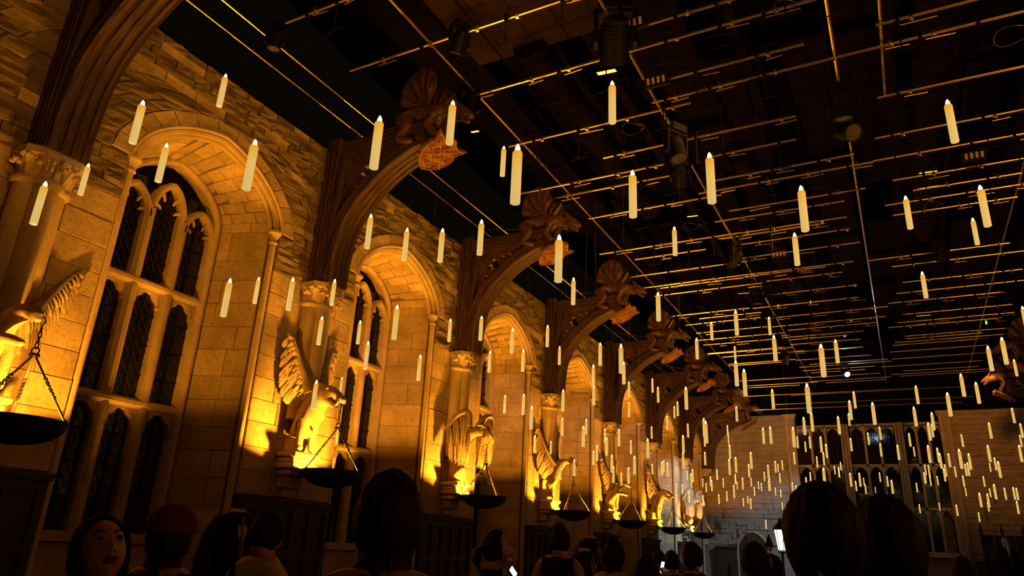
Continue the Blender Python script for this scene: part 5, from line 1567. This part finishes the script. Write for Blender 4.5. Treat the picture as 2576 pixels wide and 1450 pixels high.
# lantern on a post near the pointed hat
LGLASS = plain('glowing_lantern_glass', (1, 0.95, 0.85), 0.4, 0, 0.5, (1.0, 0.90, 0.76), 4.0)
p = at_depth(1968, 1392, 15.0)
t = empty('lantern', (p.x, p.y, 0)); tag(t, 'glowing white lantern on a post beside the large dark head', 'lantern')
z0 = p.z
MB().lathe([(0.10, 0), (0.10, 0.05), (0.03, 0.10), (0.025, z0)], (0, 0, 0), 10).build('post', IRON, t, smooth=True)
MB().lathe([(0.06, z0), (0.09, z0+0.03), (0.06, z0+0.05)], (0, 0, 0), 10).build('collar', IRON, t, smooth=True)
MB().lathe([(0.075, z0+0.06), (0.13, z0+0.46)], (0, 0, 0), 6).build('glass', LGLASS, t)
m = MB()
for k in range(6):
    a = 2*PI*k/6; m.tube([(0.078*math.cos(a), 0.078*math.sin(a), z0+0.05), (0.134*math.cos(a), 0.134*math.sin(a), z0+0.47)], 0.008, 5)
m.build('ribs', IRON, t)
MB().lathe([(0.155, z0+0.46), (0.16, z0+0.49), (0.09, z0+0.58), (0.05, z0+0.60), (0.05, z0+0.64), (0.015, z0+0.70), (0.0005, z0+0.73)], (0, 0, 0), 12).build('cap', IRON, t, smooth=True)

# carved stall behind the silver-haired figure
p = at_depth(2545, 1345, 25.0)
t = empty('carved_stall', (p.x, p.y, 0), (0, 0, 0.15)); tag(t, 'dark carved wooden stall with gilt candle brackets at the right edge', 'stall')
GILT = plain('gilt', (0.55, 0.33, 0.09), 0.35, 0.9)
MB().box((-0.9, 0, 0), (0.9, 0.12, p.z-0.05)).build('back_panel', DARKWOOD, t)
for q in (-0.95, -0.3, 0.35, 0.95):
    MB().lathe([(0.06, 0), (0.06, 0.3), (0.04, 0.35), (0.04, p.z), (0.07, p.z+0.05), (0.0005, p.z+0.35)], (q, -0.05, 0), 8).build('pinnacle', DARKWOOD, t, smooth=True)
for q in (-0.6, 0.05, 0.65):
    MB().tube([(q, -0.02, p.z-0.55), (q, -0.14, p.z-0.50), (q, -0.17, p.z-0.3), (q, -0.12, p.z-0.12)], [.015, .02, .018, .01], 6).build('gilt_bracket', GILT, t, smooth=True)

# ------------------------------------------------------------------ turn the skinned figures into plain meshes, heads joined to their bodies
bpy.context.view_layer.update()
dg = bpy.context.evaluated_depsgraph_get()
baked = {}
for o in SKINS:
    k = o.data.name
    if k not in baked: baked[k] = bpy.data.meshes.new_from_object(o.evaluated_get(dg))
done = [(o, baked[o.data.name]) for o in SKINS]
for o, me in done:
    o.modifiers.clear(); o.data = me
    me.polygons.foreach_set('use_smooth', [True]*len(me.polygons))
for b, HM in HEADS:
    bm = bmesh.new(); bm.from_mesh(b.data)
    for f in bm.faces:                       # the body under the clothes takes the cloth's colour
        c = f.calc_center_median()
        hand = c.z < 0.92 and abs(c.y) > 0.20 or (c.x > 0.30 and c.z > 1.3)
        if hand or c.z > 1.45 or (BARE[b.name] and abs(c.y) > 0.155 and c.z > 0.86) or c.z < 0.10: continue
        f.material_index = 1 if c.z > 0.88 else 2
    hm = HEADM.copy(); hm.transform(HM); bm.from_mesh(hm)
    bm.to_mesh(b.data); bm.free(); bpy.data.meshes.remove(hm)
    b.data.polygons.foreach_set('use_smooth', [True]*len(b.data.polygons))
